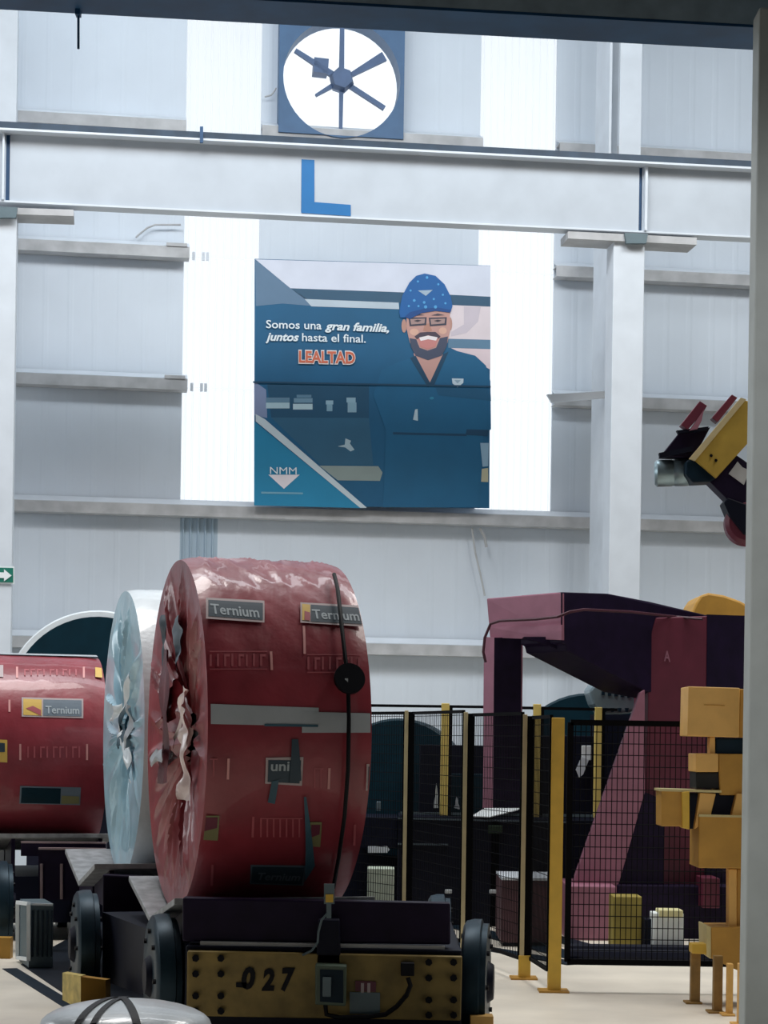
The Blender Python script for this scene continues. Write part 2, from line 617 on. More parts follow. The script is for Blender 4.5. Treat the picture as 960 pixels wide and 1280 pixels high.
# small wall fittings
q = MB()
q.tube([W(x, y, 23.9) for x, y in ((170, 297), (174, 293), (184, 285), (194, 281), (226, 281))], 0.012)
tag(q.build('conduit', STEELD), 'thin bent conduit on the wall above the upper left rail', 'conduit')
q = MB()
q.tube([W(x, y, 23.9) for x, y in ((331, 121), (339, 119), (343, 114), (345, 110))], 0.010)
tag(q.build('fan_cable', STEELD), 'thin cable leading into the left side of the wall fan', 'cable')
q = MB()
q.tube([W(x, y, 23.85) for x, y in ((590, 660), (594, 690), (601, 720), (606, 745))], 0.012)
q.tube([W(x, y, 23.85) for x, y in ((600, 660), (606, 672), (608, 684))], 0.018)
tag(q.build('drop_cable', STEELD), 'pale cable hanging down the wall under the banner rail', 'cable')
q = MB()
q.prism([W(x, y, 22.5) for x, y in ((684, 493), (772, 488), (772, 496), (690, 503))], WN * 0.05)
tag(q.build('column_tie', STEELW), 'short white tie plate between wall column and rail', 'tie plate')

# ================================================================ WALL FAN
fan = thing('exhaust_fan', W(427, 100, 23.8), 'round wall fan in a dark blue square housing, high on the wall', 'fan')
FC = W(427, 100, 23.8)
FR = 73.5 * FC.y / F


def fp(dx, dz, off=0.0):
    return FC + WD * dx + Vector((0, 0, dz)) - WN * off


q = MB()
n = 48
hw = (504 - 347) / 2 * FC.y / F
sq = []
for k in range(n):
    a = 2 * PI * k / n
    c, s_ = math.cos(a), math.sin(a)
    m = hw / max(abs(c), abs(s_))
    sq.append((c * m, max(-0.70, s_ * m * 1.05)))
ring = [(FR * math.cos(2 * PI * k / n), FR * math.sin(2 * PI * k / n)) for k in range(n)]
v = [fp(x, z, 0.05) for x, z in sq] + [fp(x, z, 0.05) for x, z in ring] + [fp(x, z, -0.25) for x, z in ring] + [fp(x, z, -0.22) for x, z in sq]
f = []
for k in range(n):
    j = (k + 1) % n
    f += [(k, j, n + j, n + k), (n + k, n + j, 2 * n + j, 2 * n + k), (k, 3 * n + k, 3 * n + j, j)]
q.add(v, f)
FANB = M('blue_grey_fan_paint', '#3f6287', 0.5, 0, 0.08)
FAND = M('dark_fan_metal', '#4a5f80', 0.5, 0.2, 0.1)
q.build('housing', FANB, fan)
pxm = FC.y / F
q = MB()
q.lathe([(-0.10, 0.13), (0.0, 0.16), (0.12, 0.14)], fp(0, -0.0, 0.0), WN, 6)
q.build('hub', FAND, fan)
for ang, rr, w0, w1 in ((90, 1.0, 3.2, 2.6), (32, 0.86, 2.5, 6), (-30, 0.86, 3.0, 3.0), (-90, 1.0, 2.6, 2.0), (213, 0.52, 3, 1.6), (150, 0.92, 4, 2.6)):
    a = math.radians(ang)
    c, s_ = math.cos(a), math.sin(a)
    r0, r1 = 0.10, FR * rr
    w0 *= pxm
    w1 *= pxm
    q = MB()
    pts = [(r0 * c - w0 * s_, r0 * s_ + w0 * c), (r0 * c + w0 * s_, r0 * s_ - w0 * c), (r1 * c + w1 * s_, r1 * s_ - w1 * c), (r1 * c - w1 * s_, r1 * s_ + w1 * c)]
    q.prism([fp(x, z, 0.0) for x, z in pts], WN * 0.05)
    q.build('blade', FAND, fan)
q = MB()
m0 = W(402, 82, 23.8)
q.prism([m0 + WD * dx + Vector((0, 0, dz)) for dx, dz in ((-0.1, -0.08), (0.08, -0.09), (0.09, 0.09), (-0.09, 0.1))], WN * 0.2)
q.build('motor', FAND, fan)

# ================================================================ BANNER
ban = thing('wall_banner', W(465, 634, 23.65), 'large blue printed banner with a smiling worker in a hard hat on the wall', 'banner')


def BP(zx, zy, off=0.0):
    """banner print coordinates (enlarged view) -> world, on the plane of the banner"""
    return W(300 + zx / 2.8235, 310 + zy / 2.8235, 23.65 - off)


nlay = [0]


def pr(name, pts, hexc, layer, label=None, var=0.05):
    q = MB()
    q.prism([BP(x, y, 0.0015 * layer) for x, y in pts], WN * 0.0012)
    return q.build(name, M('print_' + hexc, hexc, 0.6, 0, var, scale=3), ban, label=label)


def ell(cx, cy, rx, ry, n=20, a0=0, a1=360):
    return [(cx + rx * math.cos(math.radians(a0 + (a1 - a0) * k / n)), cy + ry * math.sin(math.radians(a0 + (a1 - a0) * k / n))) for k in range(n if a1 - a0 == 360 else n + 1)]


q = MB()
q.prism([BP(*p) for p in ((52, 38), (884, 62), (880, 918), (50, 908))], WN * 0.02)
q.build('cloth', M('banner_teal_cloth', '#085880', 0.6, 0, 0.12, scale=1.2), ban)
pr('printed_sky', [(54, 40), (884, 63), (884, 172), (565, 156), (178, 142)], '#d3d8e6', 1)
pr('printed_roof', [(54, 42), (178, 142), (245, 184), (262, 205), (150, 196), (56, 205)], '#5d7a95', 1)
pr('printed_beam', [(178, 142), (565, 156), (884, 172), (884, 207), (740, 200), (560, 193), (230, 181)], '#2f5570', 1)
pr('printed_light_strip', [(228, 180), (560, 193), (562, 216), (252, 206)], '#b6c4cf', 2)
pr('printed_sky', [(735, 201), (884, 207), (884, 324), (735, 320)], '#dfd2d6', 1)
pr('printed_arc', [(790, 206), (850, 208), (840, 260), (800, 300), (745, 312), (745, 296), (790, 270)], '#cbc0c9', 2)
pr('printed_beam', [(735, 320), (884, 324), (884, 357), (735, 352)], '#5c7f99', 1)
pr('printed_sky', [(745, 353), (884, 357), (884, 430), (800, 380)], '#ddc9cd', 1)
pr('printed_edge', [(50, 470), (92, 500), (96, 600), (50, 590)], '#7d8cae', 1)
pr('printed_floor', [(96, 480), (455, 486), (455, 600), (110, 598)], '#114a69', 1)
pr('printed_floor', [(110, 598), (455, 600), (470, 765), (285, 765)], '#285d7c', 1)
for b, c in (((92, 528, 175, 546), '#5d8199'), ((92, 546, 175, 566), '#a9c4cf'), ((190, 530, 256, 546), '#6e92a8'), ((187, 550, 256, 570), '#b4cdd6'),
             ((200, 518, 252, 528), '#5b8099'), ((303, 538, 329, 552), '#8fb0c1'), ((306, 552, 326, 576), '#7da2b5'), ((376, 528, 408, 545), '#8fb0c1'), ((380, 545, 411, 580), '#86a9bb')):
    pr('printed_plate', [(b[0], b[1]), (b[2], b[1]), (b[2], b[3]), (b[0], b[3])], c, 2)
pr('printed_glint', [(372, 672), (392, 680), (388, 690), (404, 712), (390, 718), (372, 704), (345, 700), (370, 694)], '#a9c1cc', 2)
pr('printed_slab', [(280, 768), (488, 770), (503, 792), (494, 822), (345, 820)], '#8b9a98', 2)
pr('printed_corner', [(50, 612), (425, 918), (50, 908)], '#1783ad', 2)
pr('printed_stripe', [(55, 586), (88, 604), (448, 917), (424, 917), (56, 612)], '#c6d4dc', 3)
# the printed worker
SHIRT, SKIN, BEARD, HELM = '#0a5c84', '#c2958c', '#434a60', '#0f5c9e'
pr('printed_shirt', [(505, 915), (515, 640), (470, 520), (500, 430), (560, 402), (618, 385), (668, 480), (718, 380), (760, 362), (830, 380), (868, 415), (884, 470), (886, 640), (860, 655), (846, 916)], SHIRT, 4)
pr('printed_arm_fold', [(690, 492), (884, 498), (886, 540), (700, 520)], '#0b5276', 5)
pr('printed_sleeve', [(800, 640), (878, 642), (874, 664), (796, 660)], '#083f5e', 5)
pr('printed_sleeve', [(540, 650), (800, 656), (800, 664), (540, 658)], '#08405f', 5)
pr('printed_collar', [(600, 388), (620, 380), (672, 478), (664, 492)], '#0a3f5c', 6)
pr('printed_collar', [(716, 376), (736, 366), (684, 486), (668, 480)], '#0a3f5c', 6)
pr('printed_neck', [(612, 372), (722, 376), (700, 430), (669, 480), (640, 440)], SKIN, 5)
pr('printed_ear', ell(579, 275, 9, 24, 12), '#b98d80', 5)
pr('printed_ear', ell(741, 268, 8, 24, 12), '#b98d80', 5)
pr('printed_face', [(588, 215), (740, 212), (742, 290), (732, 335), (705, 372), (665, 384), (625, 370), (600, 335), (588, 285)], SKIN, 6)
pr('printed_beard', [(598, 318), (622, 322), (634, 352), (662, 362), (692, 352), (706, 318), (734, 312), (730, 345), (712, 380), (664, 396), (620, 380), (604, 350)], BEARD, 7)
pr('printed_moustache', [(616, 312), (636, 298), (662, 296), (690, 296), (708, 312), (702, 320), (664, 308), (624, 322)], '#4a3f4c', 8)
pr('printed_mouth', [(628, 318), (664, 308), (700, 316), (690, 348), (662, 358), (636, 348)], '#c9837f', 8)
pr('printed_teeth', [(632, 316), (664, 309), (697, 315), (692, 327), (664, 322), (638, 328)], '#eee6e6', 9)
pr('printed_nose', [(652, 268), (668, 266), (678, 292), (664, 297), (646, 292)], '#b58474', 7)
pr('printed_cheek', ell(615, 296, 16, 12, 12), '#d8ab97', 7)
pr('printed_cheek', ell(716, 292, 14, 12, 12), '#d8ab97', 7)
for cx in (627, 698):
    pr('printed_glasses', [(cx - 32, 246), (cx + 32, 244), (cx + 30, 272), (cx - 28, 276)], '#3a3c4c', 8)
    pr('printed_lens', [(cx - 26, 251), (cx + 26, 249), (cx + 24, 266), (cx - 23, 270)], '#a78a86', 9)
    pr('printed_eye', [(cx - 14, 257), (cx, 253), (cx + 14, 256), (cx, 261)], '#3b3440', 10)
    pr('printed_brow', [(cx - 24, 238), (cx, 231), (cx + 24, 237), (cx, 239)], '#4a4450', 8)
pr('printed_helmet', [(566, 246), (562, 225), (572, 170), (598, 122), (622, 98), (652, 90), (690, 98), (722, 128), (744, 172), (750, 205), (744, 224), (690, 218), (640, 226), (600, 246)], HELM, 10)
pr('printed_helmet_brim', [(580, 244), (600, 226), (650, 214), (700, 210), (744, 218), (742, 228), (690, 222), (640, 230), (600, 250)], '#0f4787', 11)
for x, y, r in ((602, 150, 4), (628, 118, 4), (660, 104, 5), (700, 128, 4), (716, 165, 4), (615, 185, 5), (650, 192, 5), (684, 180, 4), (655, 208, 6), (690, 208, 6), (630, 205, 4), (596, 205, 4), (725, 195, 4)):
    pr('printed_glint', ell(x, y, r, r, 8), '#4f9fd6', 12)
pr('printed_logo', [(628, 150), (680, 148), (656, 169)], '#9fb4c6', 12)
pr('printed_logo', [(748, 460), (789, 461), (788, 476), (768, 492), (750, 478)], '#c3d3dc', 7)
pr('printed_logo', [(756, 466), (780, 466), (768, 478)], '#8fa8b8', 8)
pr('printed_pen', [(611, 606), (618, 570), (627, 568), (628, 610)], '#b6ccd6', 7)
pr('printed_button', ell(677, 530, 8, 5, 8), '#2f86a6', 7)
pr('printed_highlight', [(832, 800), (850, 780), (876, 776), (876, 826), (830, 824)], '#b7b59a', 3)
pr('printed_highlight', [(848, 688), (878, 688), (876, 770), (856, 772)], '#8fb0c6', 5)
pr('printed_crease', [(46, 470), (884, 486), (886, 492), (46, 476)], '#093d59', 13)
pr('printed_logo', [(100, 800), (211, 800), (155, 850)], '#e6dfe6', 4)
pr('printed_caption', [(75, 860), (222, 863), (222, 869), (75, 867)], '#6fa5bd', 4)


def ban_text(body, x0, y0, x1, y1, cap, hexc, bold, shear, layer=14):
    vs, fs = text_mesh(body, bold, shear)
    q = MB()
    pts = []
    for u, h in vs:
        pts.append(BP(x0 + (x1 - x0) * u, y0 + (y1 - y0) * u - h * cap, 0.0015 * layer))
    q.add(pts, fs)
    return q.build('printed_text', M('print_' + hexc, hexc, 0.6, 0, 0.03, scale=3), ban, normals=False)


ban_text('Somos una', 92, 282, 288, 287, 28, '#dfe9ee', 0.012, 0)
ban_text('gran familia,', 300, 288, 526, 296, 28, '#dfe9ee', 0.03, 0.28)
ban_text('juntos', 90, 326, 208, 328, 28, '#dfe9ee', 0.03, 0.28)
ban_text('hasta el final.', 219, 328, 444, 334, 28, '#dfe9ee', 0.012, 0)
ban_text('LEALTAD', 206, 404, 408, 408, 42, '#e9e2df', 0.075, 0, 13)
ban_text('LEALTAD', 208, 403, 406, 407, 40, '#cf6a4e', 0.03, 0, 15)
ban_text('NMM', 106, 797, 200, 799, 25, '#dfe9ee', 0.0, 0)

# ================================================================ EXIT SIGN on the left column
sg = thing('exit_sign', W(4, 729, YB - 0.06, BT), 'small green sign with a white arrow on the left column', 'sign')


def sgp(pts, off, mat, name):
    q = MB()
    q.prism([W(x, y, YB - off, BT) for x, y in pts], WN * 0.008)
    q.build(name, mat, sg)


sgp([(-22, 707), (18, 708), (18, 730), (-22, 729)], 0.02, WHITEP, 'border')
sgp([(-21, 709), (16.5, 710), (16.5, 728), (-21, 727)], 0.03, GREENS, 'panel')
sgp([(-12, 715), (5, 715.5), (5, 711.5), (14.5, 719.5), (5, 726.5), (5, 722.5), (-12, 722)], 0.04, WHITEP, 'arrow')


# ================================================================ COILS
def make_frame(yaw):
    a = math.radians(yaw)
    return Vector((math.cos(a), math.sin(a), 0)), Vector((-math.sin(a), math.cos(a), 0))


class Coil:
    def __init__(s, A, yaw, R, L):
        s.A, s.R, s.L = Vector(A), R, L
        s.u, s.v = make_frame(yaw)

    def pt(s, t, phi, r=None, eps=0.0):
        """t along the axis (metres), phi up from the side that faces the viewer"""
        r = (s.R if r is None else r) + eps
        return s.A + s.u * t - s.v * (r * math.cos(phi)) + Vector((0, 0, r * math.sin(phi)))

    def hit(s, px, py):
        """pixel -> (t, phi) on the near surface"""
        d = P(px, py, 1.0) - Vector((0, 0, HC))
        o = Vector((0, 0, HC)) - s.A
        dp, op = d - s.u * d.dot(s.u), o - s.u * o.dot(s.u)
        a, b, c = dp.dot(dp), 2 * dp.dot(op), op.dot(op) - s.R ** 2
        D = max(0.0, b * b - 4 * a * c)
        k = (-b - math.sqrt(D)) / (2 * a)
        p = o + d * k
        return p.dot(s.u), math.atan2(p.z, -p.dot(s.v))

    def patch(s, name, px, mat, root, eps=0.006, n=5, label=None):
        """px: four corners, clockwise from the upper left"""
        c = [s.hit(*p) for p in px]
        c = [(min(max(t, 0.012), s.L - 0.012), f_) for t, f_ in c]
        q = MB()
        vs = []
        for i in range(n + 1):
            for j in range(n + 1):
                a, b = i / n, j / n
                t = [(c[0][k] * (1 - a) + c[1][k] * a) * (1 - b) + (c[3][k] * (1 - a) + c[2][k] * a) * b for k in (0, 1)]
                vs.append(s.pt(t[0], t[1], None, eps))
        q.add(vs, [(i * (n + 1) + j, (i + 1) * (n + 1) + j, (i + 1) * (n + 1) + j + 1, i * (n + 1) + j + 1) for i in range(n) for j in range(n)])
        return q.build(name, mat, root, label=label)

    def text(s, name, body, x0, y0, x1, y1, cap, mat, root, eps=0.012, bold=0.02):
        (t0, p0), (t1, p1) = s.hit(x0, y0), s.hit(x1, y1)
        pc = s.hit(x0, y0 - cap)[1]
        vs, fs = text_mesh(body, bold)
        q = MB()
        q.add([s.pt(t0 + (t1 - t0) * u, p0 + (p1 - p0) * u + (pc - p0) * h, None, eps) for u, h in vs], fs)
        return q.build(name, mat, root, normals=False)


def coil_body(c, root, shell_mat, end_mat, seed, top_fold=0.010, core=0.25, pull=0.10, pleat=0.035):
    rnd = random.Random(seed)
    R, L = c.R, c.L
    # outer wrap: slight wrinkles, stronger near the top
    n, m = 200, 44
    ph = [rnd.uniform(0, 6.28) for _ in range(12)]
    q = MB()
    vs = []
    for i in range(m + 1):
        x = i / m
        t = x * L
        for k in range(n):
            a = 2 * PI * k / n
            up = max(0.0, math.sin(a)) ** 3
            edge = min(1.0, x * 9, (1 - x) * 9)
            n1 = noise.noise(Vector((x * 9 + a * 5.5 + seed, a * 1.6 - x * 1.5, 0.3)))
            n2 = noise.noise(Vector((x * 20 - a * 3 + seed, a * 3.0, 4.1)))
            wr = (1 - min(1, abs(n1) * 2.2)) ** 3 + 0.6 * (1 - min(1, abs(n2) * 2.2)) ** 3
            r = R - 0.012 * (1 - edge) ** 2 + edge * (up * top_fold * wr + 0.0015 * math.sin(9 * a + 7 * x + ph[3]))
            vs.append(c.pt(t, a, r))
    f = []
    for i in range(m):
        for k in range(n):
            j = (k + 1) % n
            f.append((i * n + k, i * n + j, (i + 1) * n + j, (i + 1) * n + k))
    q.add(vs, f)
    q.build('wrap_shell', shell_mat, root, smooth=True)
    # gathered ends
    for side in (0, 1):
        n, m = 360, 26
        ridges = []
        for _ in range(56):
            ridges.append((rnd.uniform(0, 2 * PI), rnd.uniform(0.025, 0.11), rnd.uniform(0.25, 1.0), rnd.uniform(0.0, 0.55), rnd.uniform(0.6, 1.4), rnd.uniform(-0.25, 0.25)))
        q = MB()
        vs = []
        for i in range(m + 1):
            x = i / m
            r0 = R - 0.012 + (core - R + 0.012) * x
            for k in range(n):
                a = 2 * PI * k / n
                h = 0.0
                for ra, rw, rh, rs, rl, rt in ridges:
                    d = (a - ra - rt * x + PI) % (2 * PI) - PI
                    d = abs(d) / (rw * (0.5 + 1.3 * x))
                    if d < 1:
                        env = math.sin(PI * min(1.0, max(0.0, (x - rs) / rl + 0.12)))
                        h = max(h, rh * (1 - d) ** 1.3 * max(0.0, env))
                h += 0.25 * noise.noise(Vector((math.cos(a) * 3, math.sin(a) * 3, x * 2 + seed)))
                o = -pull * x ** 1.6 + pleat * h * min(1.0, x * 6)
                t = -o if side == 0 else L + o
                vs.append(c.pt(t, a, r0))
        f = []
        for i in range(m):
            for k in range(n):
                j = (k + 1) % n
                f.append((i * n + k, i * n + j, (i + 1) * n + j, (i + 1) * n + k))
        q.add(vs, f)
        q.build('end_wrap', end_mat, root, smooth=True)
    q = MB()
    q.lathe([(pull + 0.02, core + 0.06), (pull + 0.03, 0.001)], c.A, c.u, 40)
    q.build('core_bore', BLACK, root)
    q = MB()
    q.lathe([(L - pull - 0.03, 0.001), (L - pull - 0.02, core + 0.06)], c.A, c.u, 40)
    q.build('core_bore', BLACK, root)


def flap(c, root, mat, r, ang, size, seed, twist=0.0, out=0.06, crumple=1.0):
    """crumpled loose strip of plastic at the gathered core"""
    q = MB()
    nx, ny = 16, 7
    ca, sa = math.cos(twist), math.sin(twist)
    pc = c.A - c.v * (r * math.cos(ang)) + Vector((0, 0, r * math.sin(ang)))
    vs = []
    for i in range(nx):
        for j in range(ny):
            u, w_ = i / (nx - 1) - 0.5, j / (ny - 1) - 0.5
            g = Vector([noise.noise(Vector((u * 3.2 + seed, w_ * 1.6, seed * 0.37 + 11.3 * k))) for k in range(3)]) * crumple
            wdt = size[1] * (0.7 + 0.8 * abs(noise.noise(Vector((u * 2.5, seed * 1.3, 0)))))
            x, y = u * size[0] + g.x * 0.03, w_ * wdt + g.y * 0.05
            x, y = x * ca - y * sa, x * sa + y * ca
            vs.append(pc - c.u * (out + 0.02 + g.z * 0.07) - c.v * x + Vector((0, 0, y)))
    q.add(vs, [(i * ny + j, (i + 1) * ny + j, (i + 1) * ny + j + 1, i * ny + j + 1) for i in range(nx - 1) for j in range(ny - 1)])
    o = q.build('loose_flap', mat, root)
    o.data.shade_smooth()
    return o


def trough(c, x0, x1, hw, root, mat, rise=0.17, name='saddle'):
    """shallow V saddle under a coil, open towards its end"""
    al = math.atan2(rise, hw)
    bot = c.A.z - (c.R + 0.012) / math.cos(al)
    base = Vector((c.A.x, c.A.y, 0))
    for s in (-1, 1):
        q = MB()
        pts = []
        for t in (x0, x1):
            pts.append(base + c.u * t + Vector((0, 0, bot)))
            pts.append(base + c.u * t + c.v * (s * hw) + Vector((0, 0, bot + rise)))
        q.prism([pts[0], pts[1], pts[3], pts[2]], (0, 0, -0.035))
        q.build(name + '_plate', mat, root, bevel=0.004)
        # ribs below the plate
        for t in (x0 + 0.10, (x0 + x1) / 2, x1 - 0.1):
            q = MB()
            p0 = base + c.u * t
            poly = [p0 + c.v * (s * 0.05) + Vector((0, 0, 0.50)), p0 + c.v * (s * hw * 0.95) + Vector((0, 0, 0.50)),
                    p0 + c.v * (s * hw * 0.95) + Vector((0, 0, bot + rise * 0.9 - 0.03)), p0 + c.v * (s * 0.05) + Vector((0, 0, bot - 0.02))]
            q.prism(poly, c.u * 0.03)
            q.build(name + '_rib', DARKM, root)
    return bot


YAW = 16.0
A1 = P(219, 918, 10.75)
C1 = Coil(A1, YAW, 0.985, 0.87)
A2 = P(153, 916, 12.95)
C2 = Coil(A2, YAW, 0.965, 0.95)
A3 = P(-20, 935, 15.4)
A3 = A3 - make_frame(YAW)[0] * 0.9
C3 = Coil(A3, YAW, 0.755, 1.79)
STAMPS = 'coils wrapped in plastic on the transfer carts'

r1 = thing('steel_coil', (C1.pt(0.5, -PI / 2)), 'big upright red plastic-wrapped coil on the yellow-fronted cart', 'coil', STAMPS)
coil_body(C1, r1, REDW, REDE, 3, top_fold=0.013, core=0.17, pull=0.12, pleat=0.055)
r2 = thing('steel_coil', (C2.pt(0.5, -PI / 2)), 'pale blue and white plastic-wrapped coil directly behind the big red coil', 'coil', STAMPS)
coil_body(C2, r2, WHITEW, CYANW, 11, top_fold=0.004, core=0.13, pull=0.07, pleat=0.07)
r3 = thing('steel_coil', (C3.pt(0.9, -PI / 2)), 'lower red wrapped coil at the left edge, its silver top rim showing', 'coil', STAMPS)
coil_body(C3, r3, REDW, REDE, 5, top_fold=0.003, core=0.25)

# marks on the big red coil
c, r = C1, r1
c.patch('label_border', [(257, 749), (330, 753), (330, 780), (257, 775)], LABELB, r, 0.012)
c.patch('label_panel', [(260, 752), (328, 756), (328, 777), (260, 772)], LABELD, r, 0.0135)
c.text('label_text', 'Ternium', 264, 769, 324, 774, 12, LTXT, r, 0.015)
c.patch('label_border', [(375, 755), (454, 759), (454, 785), (375, 780)], LABELB, r, 0.012)
c.patch('label_emblem', [(377, 757), (387, 758), (387, 778), (377, 777)], SUNY, r, 0.0135)
c.patch('label_emblem', [(380, 766), (387, 768), (387, 778), (380, 777)], FAINT, r, 0.015)
c.patch('label_panel', [(388, 758), (452, 762), (452, 782), (388, 779)], LABELD, r, 0.0135)
c.text('label_text', 'Ternium', 391, 775, 449, 778, 11, LTXT, r, 0.015)
c.patch('printed_mark', [(337, 815), (340, 815), (341, 838), (338, 838)], PINKP, r)
c.patch('printed_mark', [(378, 783), (381, 783), (382, 818), (379, 818)], PINKP, r)
for x0, x1, y0, y1 in ((262, 334, 814, 836), (384, 452, 818, 840)):
    for x in range(x0, x1 - 4, 9):
        k = R8.random()
        c.patch('printed_mark', [(x, y0 + 3 + 4 * k), (x + 2.5, y0 + 3 + 4 * k), (x + 2.5, y1 - 3), (x, y1 - 3)], FAINT, r, 0.004, 1)
        if k > 0.4:
            c.patch('printed_mark', [(x, y0 + 4), (x + 7, y0 + 4), (x + 7, y0 + 7), (x, y0 + 7)], FAINT, r, 0.004, 1)
    c.patch('printed_mark', [(x0, y0), (x1, y0), (x1, y0 + 1.3), (x0, y0 + 1.3)], FAINT, r, 0.004, 2)
    c.patch('printed_mark', [(x0, y1), (x1, y1), (x1, y1 + 1.3), (x0, y1 + 1.3)], FAINT, r, 0.004, 2)
c.patch('grey_tape', [(256, 880), (398, 885), (398, 908), (256, 905)], TAPE, r, 0.006, 8)
c.patch('grey_tape', [(377, 890), (467.5, 892), (467.5, 916), (377, 916)], TAPE, r, 0.008, 6)
c.patch('tape_edge', [(330, 905), (397, 906), (397, 909), (330, 908)], TEALT, r, 0.011, 2)
c.patch('label_border', [(332, 947), (379, 946), (377, 982), (331, 979)], LABELB, r, 0.006)
c.patch('label_panel', [(335, 950), (376, 950), (374, 979), (334, 977)], LABELD, r, 0.008)
c.text('label_text', 'uni', 338, 963, 361, 963, 12, LTXT, r, 0.010)
c.patch('torn_tape', [(364, 924), (372, 924), (376, 975), (361, 978)], LABELD, r, 0.014)
c.patch('torn_tape', [(339, 976), (348, 974), (343, 1004), (334, 1002)], TEALT, r, 0.012)
for x, y in ((285, 948), (411, 960), (316, 1020), (443, 1030), (265, 1080)):
    c.patch('printed_mark', [(x - 1, y), (x + 2, y), (x + 1, y + 26), (x - 2, y + 26)], PINKP if y < 1000 else FAINT, r, 0.006, 1)
for x0, x1, y0, y1 in ((325, 378, 1022, 1046), (258, 272, 948, 970), (392, 404, 960, 985)):
    for x in range(x0, x1 - 3, 8):
        c.patch('printed_mark', [(x, y0), (x + 2, y0), (x + 2, y1), (x, y1)], FAINT, r, 0.004, 1)
    c.patch('printed_mark', [(x0, y0), (x1, y0), (x1, y0 + 1.5), (x0, y0 + 1.5)], FAINT, r, 0.004, 1)
c.patch('label_border', [(246, 1019), (274, 1019), (272, 1050), (245, 1049)], OLIVE, r, 0.006)
c.patch('label_emblem', [(249, 1021), (272, 1021), (271, 1034), (249, 1038)], MAROON, r, 0.008)
c.patch('label_border', [(387, 1027), (402, 1027), (400, 1058), (385, 1057)], OLIVE, r, 0.006)
c.patch('label_emblem', [(389, 1030), (400, 1030), (399, 1042), (388, 1046)], MAROON, r, 0.008)
c.patch('label_border', [(313, 1080), (382, 1081), (379, 1106), (312, 1104)], LABELT, r, 0.006)
c.patch('label_panel', [(315, 1082), (380, 1083), (377, 1104), (314, 1102)], LABELD, r, 0.008)
c.text('label_text', 'Ternium', 320, 1098, 374, 1099, 9, LABELT, r, 0.010)
c.patch('torn_tape', [(379, 995), (382, 995), (393, 1080), (380, 1100)], TEALT, r, 0.014)
c.patch('label_border', [(458, 955), (467, 955), (467, 988), (457, 988)], LABELB, r, 0.006)
c.patch('label_panel', [(460, 958), (467, 958), (467, 985), (459, 985)], LABELD, r, 0.008)
# c.patch('edge_tape', [(256, 697), (434, 708), (434, 711), (256, 700)], PINKW, r, 0.02, 6)
for i, (rr, ang, sx, sy, tw, mt) in enumerate((
        (0.30, 0.35, 0.5, 0.10, 0.6, PINKW), (0.42, 0.0, 0.30, 0.12, 1.2, PINKW), (0.46, -0.35, 0.40, 0.10, 1.45, PINKW),
        (0.28, 2.8, 0.4, 0.10, 0.2, REDE), (0.30, -2.6, 0.3, 0.09, 0.6, PINKW), (0.2, 1.3, 0.3, 0.2, 0.2, REDE), (0.15, -2.0, 0.3, 0.10, 0.1, TAPE))):
    flap(C1, r1, mt, rr, ang, (sx, sy), 40 + i, tw, 0.0, 0.8)
REDK = M('dark_maroon_wrap', '#5c1c2a', 0.4, 0, 0.2, 0.2, scale=6)  # dark maroon plastic strip over the core
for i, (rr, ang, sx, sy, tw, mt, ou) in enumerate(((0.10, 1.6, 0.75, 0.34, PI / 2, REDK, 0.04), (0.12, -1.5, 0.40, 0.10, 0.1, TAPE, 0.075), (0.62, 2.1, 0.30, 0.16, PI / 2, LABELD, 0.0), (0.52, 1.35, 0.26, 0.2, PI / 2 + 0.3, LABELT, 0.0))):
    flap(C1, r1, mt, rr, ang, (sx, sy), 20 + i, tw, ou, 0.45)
for i, (rr, ang, sx, sy, tw, mt) in enumerate((
        (0.30, 0.7, 0.6, 0.10, 0.65, WHITEW), (0.36, -0.4, 0.55, 0.12, -0.6, WHITEW), (0.25, 2.6, 0.4, 0.10, 0.2, WHITEW),
        (0.15, 0.0, 0.22, 0.2, 0.2, TEALT), (0.45, 0.1, 0.3, 0.14, 1.1, TAPE))):
    flap(C2, r2, mt, rr, ang, (sx, sy), 70 + i, tw, 0.0, 0.7)

# marks on the left red coil
c, r = C3, r3
c.patch('edge_tape', [(-10, 815), (129, 819), (129, 823), (-10, 819)], TAPE, r, 0.012, 6)
c.patch('label_border', [(27, 872), (104, 874), (104, 898), (27, 896)], LABELB, r, 0.006)
c.patch('label_emblem', [(29, 874), (52, 875), (52, 895), (29, 894)], SUNY, r, 0.008)
c.patch('label_emblem', [(32, 886), (41, 883), (51, 888), (51, 895), (32, 894)][:4], FAINT, r, 0.010)
c.patch('label_panel', [(54, 875), (102, 876), (102, 896), (54, 895)], LABELT, r, 0.008)
c.text('label_text', 'Ternium', 57, 892, 99, 893, 9, LTXT, r, 0.011)
c.patch('label_border', [(25, 982), (101, 984), (100, 1006), (24, 1004)], LABELT, r, 0.006)
c.patch('label_panel', [(27, 984), (76, 985), (75, 1004), (26, 1003)], TEALC, r, 0.008)
c.patch('label_emblem', [(77, 994), (99, 995), (99, 1004), (76, 1004)], OLIVE, r, 0.008)
c.patch('label_border', [(-8, 924), (9, 925), (9, 953), (-8, 952)], SUNY, r, 0.006)
c.patch('label_emblem', [(-6, 928), (6, 929), (6, 940), (-6, 940)], LABELD, r, 0.008)
c.patch('label_emblem', [(119, 835), (128, 836), (128, 848), (119, 847)], SUNY, r, 0.008)
c.patch('label_border', [(-8, 832), (4, 832), (4, 847), (-8, 846)], LABELB, r, 0.006)
